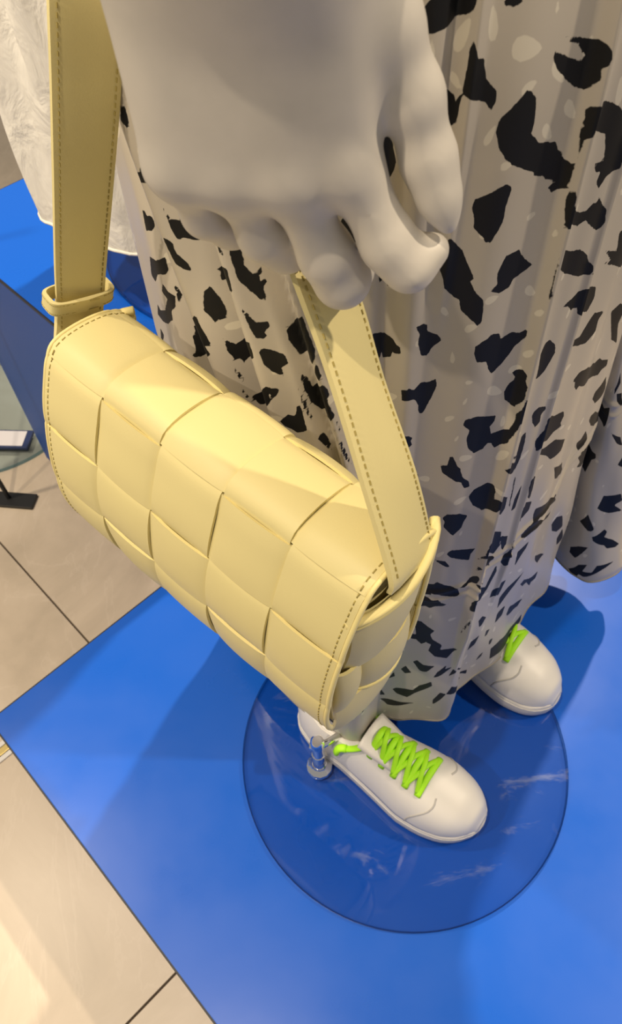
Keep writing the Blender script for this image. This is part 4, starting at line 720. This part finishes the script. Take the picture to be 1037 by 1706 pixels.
for f in (.085,.915):
    line = E1*(1-f)+E2*f
    for s in np.arange(.012,cl[-1]-.012,.0042):
        for sd in (-1,1):
            q=[]
            for d in (0,.0012,.0024):
                p=np.array([np.interp(s+d,cl,line[:,k]) for k in range(3)]); nn=np.array([np.interp(s+d,cl,N[:,k]) for k in range(3)]); q.append(p+nn*sd*.00245)
            st_.append(tube(np.array(q),.0004,4,cap=False))
tag(mesh('stitching',*join(st_),M['stitch'],strap),kind='stuff')
# second layer of the strap end on the left, and the keeper loop round both layers
SB1 = crom([(-0.1763,0.4192,0.8513),(-0.1697,0.4319,0.8755),(-0.1596,0.4326,0.9069)],12); SB2 = crom([(-0.1625,0.4387,0.8322),(-0.1473,0.4489,0.8594),(-0.1352,0.4496,0.8921)],12)
V,Fs,_ = ribbon(SB1,SB2,.004); mesh('strap_tail',V,Fs,M['bag'],bag,auto=60)
kc=np.array((-0.1476,0.4322,0.8955)); kx=np.array((-0.1325,0.4451,0.8913))-np.array((-0.1602,0.4213,0.9011)); kw=np.linalg.norm(kx)/2; kx/=np.linalg.norm(kx)
kz=((np.array(SE1[2])+np.array(SE2[2]))-(np.array(SE1[1])+np.array(SE2[1]))); kz-=kx*(kz@kx); kz/=np.linalg.norm(kz); ky=np.cross(kz,kx)
lp=[]
for k in range(40):
    t=2*math.pi*k/40; cx_,sy_=math.cos(t),math.sin(t)
    lp.append(kc+kx*(kw+.003)*math.copysign(abs(cx_)**.4,cx_)+ky*.0085*math.copysign(abs(sy_)**.5,sy_))
lp=np.array(lp+lp[:1]); 
kz = kz if kz[2]>0 else -kz
n=len(lp); d=np.array([ (lp[i]-kc)-kz*((lp[i]-kc)@kz) for i in range(n)]); d/=np.linalg.norm(d,axis=1,keepdims=True)
V=[]
for i in range(n):
    for a_,b_ in ((-.0055,.0),(-.005,.0026),(.005,.0026),(.0055,.0)): V.append(lp[i]+kz*a_+d[i]*b_)
Fs=[(i*4+j,i*4+(j+1)%4,(i+1)*4+(j+1)%4,(i+1)*4+j) for i in range(n-1) for j in range(4)]
kp = mesh('keeper_loop',V,Fs,M['bag'],bag,auto=50)
st_=[]
for i in range(0,n-1):
    for sgn in (-.0036,.0036):
        if i%1==0: st_.append(tube(np.array([lp[i]*(1-t)+lp[i+1]*t+kz*sgn+d[i]*.0027 for t in (.15,.5,.85)]),.00035,4,cap=False))
tag(mesh('stitching',*join(st_),M['stitch'],kp),kind='stuff')

# ------------------------------------------------------------------ sneakers
def sneaker(toe, ang, label, s=1.0):
    """toe = world point of the toe tip on the ground; ang = heading"""
    c,sn = math.cos(ang),math.sin(ang); L=.262
    R = Matrix.Rotation(ang,3,'Z'); base = np.array(toe)-L*np.array((c,sn,0))
    t = thing('sneaker',tuple(base),label,'sneaker','white sneakers with neon laces',rot=R)
    K = dict(local=True)
    xs=[0,.012,.04,.085,.13,.175,.205,.232,.25,.259,.262]
    wl=[.006,.024,.0335,.032,.036,.0445,.0445,.038,.026,.013,.004]      # half widths
    cl_=[0,0,0,-.001,-.002,.0,.003,.005,.007,.008,.008]                  # centre line
    hw=lambda x: np.interp(x,xs,wl); cc=lambda x: np.interp(x,xs,cl_)*s
    def outline(k, n=72):
        """plan outline, k widens it"""
        o=[]
        for i in range(n):
            a=2*math.pi*i/n
            x=L/2-(L/2+k)*math.cos(a)
            xq=np.clip(x,0,L); w_=np.interp(L/2*(1-math.cos(a)),xs,wl)
            # smooth width
            w_=np.mean([np.interp(np.clip(L/2*(1-math.cos(a))+d,0,L),xs,wl) for d in (-.006,0,.006)])
            o.append((x,float(cc(xq))+(w_+k)*(1 if math.sin(a)>=0 else -1)*min(1,abs(math.sin(a))*4)**.8,0))
        return np.array(o)
    prof=[(-.004,0),(0,.001),(.002,.004),(.003,.016),(.0032,.0235),(.0018,.0247),(.0018,.0257),(.0030,.0268),(.0022,.0310),(-.0005,.0332),(-.006,.0332)]
    V=[];n=72
    for k,z in prof:
        o=outline(k); o[:,2]=z+ .004*np.clip((o[:,0]-.2)/.06,0,1)**2*(1 if z<.01 else .6); V.append(o)
    V=np.concatenate(V); Fs=[(i*n+j,(i+1)*n+j,(i+1)*n+(j+1)%n,i*n+(j+1)%n) for i in range(len(prof)-1) for j in range(n)]+[tuple(range(n)),tuple((len(prof)-1)*n+j for j in range(n))[::-1]]
    mesh('sole',V,Fs,M['sole'],t,auto=45,**K)
    # upper
    hx=[0,.006,.02,.06,.10,.125,.15,.185,.21,.235,.252,.2595]; hz=[.046,.055,.058,.066,.078,.077,.070,.057,.048,.0395,.0285,.010]
    zb=.0285
    def sec(x, th, off=0.0):
        w_=float(np.mean([np.interp(np.clip(x+d,0,L),xs,wl) for d in (-.006,0,.006)]))-.0012+off; h_=float(np.interp(x,hx,hz))+off
        top=float(np.interp(x,[0,.05,.10,.15,.2,.262],[.55,.5,.42,.5,.72,.9]))   # narrower above
        cx_=math.cos(th); sz=math.sin(th)
        e=float(np.interp(x,[0,.1,.2,.262],[.8,.9,.75,.8]))
        y=math.copysign(abs(cx_)**e,cx_)*w_*(1-(1-top)*sz**1.5*.55); z=zb+h_*abs(sz)**.8
        return (x,float(cc(x))+y,z)
    NX,NT=56,33; X=np.concatenate([np.linspace(.0015,.24,46),np.linspace(.243,.2605,10)]); th=np.linspace(0,math.pi,NT)
    def thopen(x):   # collar opening: the angle above which the upper is cut away
        if x<.006 or x>.135: return math.pi/2
        return float(np.interp(x,[.006,.02,.05,.085,.108,.135],[1.25,.95,.68,.66,.95,1.40]))
    V=[];Fs=[]
    for x in X:
        to=thopen(x)
        for q in np.linspace(0,1,17): V.append(sec(x,q*to))
        for q in np.linspace(1,0,17): V.append(sec(x,math.pi-q*to))
    m=34
    for i in range(len(X)-1):
        op=.006<=X[i]<=.135 or .006<=X[i+1]<=.135
        for j in range(m-1):
            if j==16 and .006<=X[i+1] and X[i]<=.135: continue
            k=i*m+j; Fs.append((k,k+m,k+m+1,k+1))
    up=mesh('upper',V,Fs,M['shoe'],t,**K)
    bm=bmesh.new(); bm.from_mesh(up.data); bmesh.ops.remove_doubles(bm,verts=bm.verts[:],dist=2e-5); bm.to_mesh(up.data); bm.free()
    md=up.modifiers.new('thickness','SOLIDIFY'); md.thickness=.0032; md.offset=-1
    # grey padded lining rim along the collar
    for sd in (0,1):
        P=[sec(x,(thopen(x)-.0) if sd==0 else math.pi-thopen(x),-.0008) for x in np.linspace(.012,.112,26)]
        mesh('collar_rim',*tube(np.array(P),.0036,8),M['shoe'],t,**K)
    # back of the heel opening
    # tongue
    a=[];NXt=22
    for x in np.linspace(.104,.19,NXt):
        lift=np.interp(x,[.104,.115,.15,.19],[.008,.005,.001,-.003]); hwid=np.interp(x,[.09,.12,.19],[.026,.024,.017])
        for q in np.linspace(-1,1,11):
            y=hwid*q; base_=sec(x,math.pi/2)
            a.append((x-.006*(1-q*q)*(x<.1),base_[1]+y,base_[2]+lift-.012*q*q*(.6+.4*(x-.09)/.1)-.001))
    Fs=[(i*11+j,(i+1)*11+j,(i+1)*11+j+1,i*11+j+1) for i in range(NXt-1) for j in range(10)]
    tg=mesh('tongue',a,Fs,M['shoe'],t,**K); md=tg.modifiers.new('thickness','SOLIDIFY'); md.thickness=.004; md.offset=0
    # eyelet facings
    def patch(x0,x1,f0,f1,side,off,nx=18,nt=6):
        o=[]
        for i in range(nx+1):
            x=x0+(x1-x0)*i/nx
            for j in range(nt+1):
                q=j/nt; a0=f0(i/nx); a1=f1(i/nx); tt=a0+(a1-a0)*q
                edge=min(1,4*min(q,1-q,i/nx,1-i/nx)); o.append(sec(x,tt if side>0 else math.pi-tt,off*(.25+.75*edge)))
        f=[(i*(nt+1)+j,(i+1)*(nt+1)+j,(i+1)*(nt+1)+j+1,i*(nt+1)+j+1) for i in range(nx) for j in range(nt)]
        if side<0: f=[q[::-1] for q in f]
        return o,f
    for sd in (1,-1):
        mesh('eyelet_facing',*patch(.112,.206,lambda q:.62+.50*q**2,lambda q:1.22+.06*q,sd,.0024),M['shoe'],t,**K)
        mesh('heel_counter',*patch(.003,.06,lambda q:.06,lambda q:.55-.25*q,sd,.0016),M['shoe'],t,**K)
        P=[sec(x,(a_ if sd>0 else math.pi-a_),.0030) for x,a_ in ((.207,1.24),(.209,1.0),(.206,.75),(.198,.5),(.190,.25),(.186,.04))]
        mesh('toe_seam',*tube(crom(P,24),.0013,6),M['seam'],t,**K)
    # laces
    exs=[.187,.170,.153,.136,.119]
    eth=[1.00,.95,.90,.86,.84]
    def ey(i,sd): return np.array(sec(exs[i],eth[i] if sd>0 else math.pi-eth[i],.0028))
    def over(x0,x1,th0,th1,lift,n=18):
        return np.array([np.array(sec(x0+(x1-x0)*q,th0+(th1-th0)*q,.0030))+np.array((0,0,.0012+(lift+float(np.interp(x0,[.110,.150],[.0075,0])))*math.sin(math.pi*q))) for q in np.linspace(0,1,n)])
    for i,x in enumerate(exs):
        mesh('lace',*tube(over(x,x+.001,eth[i]-.06,math.pi-eth[i]+.06,.0012),.0042,8,flat=.42,up=(0,0,1)),M['lace'],t,**K)
        if i<len(exs)-1:
            for sd in (1,-1):
                t0,t1=(eth[i+1],math.pi-eth[i]) if sd>0 else (math.pi-eth[i+1],eth[i])
                mesh('lace',*tube(over(exs[i+1],x,t0,t1,.0036+.0010*sd),.0031,8,flat=.42,up=(0,0,1)),M['lace'],t,**K)
    for sd in (1,-1):   # the top lace runs back to the collar and ends in a short stub
        f_=lambda a_: a_ if sd>0 else math.pi-a_
        P=[np.array(sec(xq,f_(tq),.0062)) for xq,tq in ((.118,1.30),(.112,1.05),(.104,.82),(.094,.64),(.086,.55))]
        mesh('lace',*tube(crom(P,18),.0044,8,flat=.5,up=(0,0,1)),M['lace'],t,**K)
        b_=P[-1]
        mesh('lace_end',*tube(crom([b_+np.array((.004,-.001*sd,.003)),b_+np.array((-.003,.003*sd,.002)),b_+np.array((-.006,.006*sd,-.006)),b_+np.array((-.007,.005*sd,-.016))],12),[.0052]*11+[.0044],8,flat=.8),M['lace'],t,**K)
    return t
hd=math.atan2(-.672,.74)
DZ = ZP+.0085
sneaker((*(0.1729,0.2201,0.2260)[:2],DZ),hd+.03,'white leather sneaker with neon laces nearest the viewer, below the bag')
sneaker((*(0.3099,0.3799,0.2260)[:2],DZ),hd+.0,'white sneaker with neon laces farther back, half under the skirt hem',-1.0)

# ------------------------------------------------------------------ glass bases
def glass_base(c, label, full=True):
    t = thing('mannequin_stand',tuple(c),label,'stand','round glass mannequin bases')
    r=.2108
    pr=[(r-.0015,.0),(r,.0015),(r,.0065),(r-.0015,.008)]
    V,Fs=lathe(pr,c,96); g=mesh('glass_disc',V,Fs,[M['glass'],M['glassedge']],t,auto=40)
    for p in g.data.polygons: p.material_index = 1 if len(p.vertices)==4 else 0
    return t
dc=np.array((.099,.330,ZP+.0003))
sd_=glass_base(dc,'round clear glass mannequin base with chrome post under the near sneaker')
fl_=np.array((-0.0112,0.3155,0.2280))
mesh('flange',*lathe([(.0165,0),(.0175,.003),(.0165,.008),(.011,.013),(.0095,.016)],fl_,12),M['chrome'],sd_,auto=30)
mesh('post',*lathe([(.0085,.012),(.0085,.052),(.0075,.053),(.0075,.080),(.0085,.081),(.0085,.096),(.006,.099)],fl_,24),M['chrome'],sd_,auto=40)
pt=fl_+UP*.075
mesh('clamp_pin',*tube(np.array([pt-np.array((.010,-.002,0)),pt,pt+np.array((.028,.012,.004))]),.0048,12),M['chrome'],sd_)
#mesh('clamp_knob',*lathe([(.004,0),(.0075,.001),(.0075,.008),(.004,.009)],pt+np.array((-.02,.005,-.004)),16),M['chrome'],sd_,auto=40)

sd2=glass_base(np.array((-.06,.98,ZP+.34+.0003)),'round glass mannequin base under the white linen garment on the taller platform')
g0=np.array((-.15,.96,ZP+.348))
mesh('flange',*lathe([(.0165,0),(.0175,.003),(.0165,.008),(.011,.013),(.0095,.016)],g0,12),M['chrome'],sd2,auto=30)
mesh('post',*lathe([(.0085,.012),(.0085,.52),(.006,.53)],g0,16),M['chrome'],sd2,auto=40)
# ------------------------------------------------------------------ white linen garment
GH0=[(-.312,.905),(-.300,.862),(-.262,.834),(-.222,.812),(-.175,.794),(-.12,.785),(-.05,.79),(.01,.82),(.045,.88),(.055,.95),(.03,1.03),(-.05,1.07),(-.15,1.075),(-.24,1.04),(-.295,.97)]
GH=[(x if x<-.17 else -.17+(x+.17)*.45,y) for x,y in GH0]
def lin_grid():
    nu,nz=240,120; u=np.arange(nu)*15/nu; H=sk_closed(GH,u); cen=np.array((-.18,.93)); out=[]
    for k in range(nz):
        t=k/(nz-1); z=ZP+.46+.5*t
        X=cen+(H-cen)*(1-.06*t)
        X=X+np.array((-.024*t,.04*t))*.3
        n_=(H-cen)/np.linalg.norm(H-cen,axis=1,keepdims=True)
        X=X+n_*(.010*np.sin(u*2.1+3*t)+.006*np.sin(u*4.4-5*t)+.003*np.sin(u*9+17*t))[:,None]*(.4+.6*t)
        out.append(np.c_[X,np.full(nu,z)+.004*np.sin(u*1.3)*(1-t)])
    return np.array(out)
LG=lin_grid(); nz_,nu_=LG.shape[:2]
lt=thing('linen_garment',(-.12,.93,ZP+.96),'white crumpled linen garment hanging behind the left strap of the bag','garment')
i=np.arange(nz_-1)[:,None]*nu_; j=np.arange(nu_)[None]; jn=(j+1)%nu_
lp_=mesh('linen_panel',LG.reshape(-1,3),np.stack([i+j,i+jn,i+nu_+jn,i+nu_+j],-1).reshape(-1,4),M['linen'],lt)
hp=np.vstack([LG[0][::3],LG[0][:1]]); mesh('hem',*tube(hp,.0022,6,cap=False),M['linen'],lt)
hp=np.vstack([LG[-1][::3],LG[-1][:1]]); mesh('waistband',*tube(hp,.004,6,flat=2.6,cap=False),M['linen'],lt)

# ------------------------------------------------------------------ things on the floor at the left edge
gb=glass_base(np.array((-0.7091,1.2505,.0003)),'round glass base standing on the stone floor at the left edge')
cA=np.array((-0.5961,1.1426,0.0200)); cB=np.array((-0.6191,1.1034,0.0200)); cC=np.array((-0.6598,1.1501,0.0200))
ex=cA-cC; ex/=np.linalg.norm(ex); ey=np.array((-ex[1],ex[0],0)); dp=abs((cB-cA)@ey)
ctr=cA-ex*.075-ey*dp/2-UP*.004
cs=thing('display_card',tuple(ctr),'white card in a dark blue case lying on the floor glass base','card')
mesh('card_case',*obox(ctr,ex*.084,ey*(dp/2+.004),UP*.0038,.001),M['navy'],cs,smooth=False)
mesh('card_face',*obox(ctr+UP*.0044-ex*.006,ex*.078,ey*dp/2,UP*.0006),M['card'],cs,smooth=False)
pA=np.array((-0.5561,0.9781,0.0000)); pB=np.array((-0.5616,0.9434,0.0000)); pC=np.array((-0.6379,0.9929,0.0000))
px_=pA-pC; px_/=np.linalg.norm(px_); py_=np.array((-px_[1],px_[0],0)); hw_=abs((pB-pA)@py_)/2
ctr=(pA+pB)/2-px_*.13+UP*.004
ss=thing('sign_stand',tuple(ctr*np.array((1,1,0))),'black sign stand with flat rectangular foot on the floor at the left edge','stand')
mesh('foot_plate',*obox(ctr,px_*.13,py_*hw_,UP*.004,.001),M['black'],ss,smooth=False)
r0=np.array((-0.6133,0.9737,0.0000))
mesh('rod',*lathe([(.0045,.008),(.0045,1.05)],r0,10),M['black'],ss,auto=40)
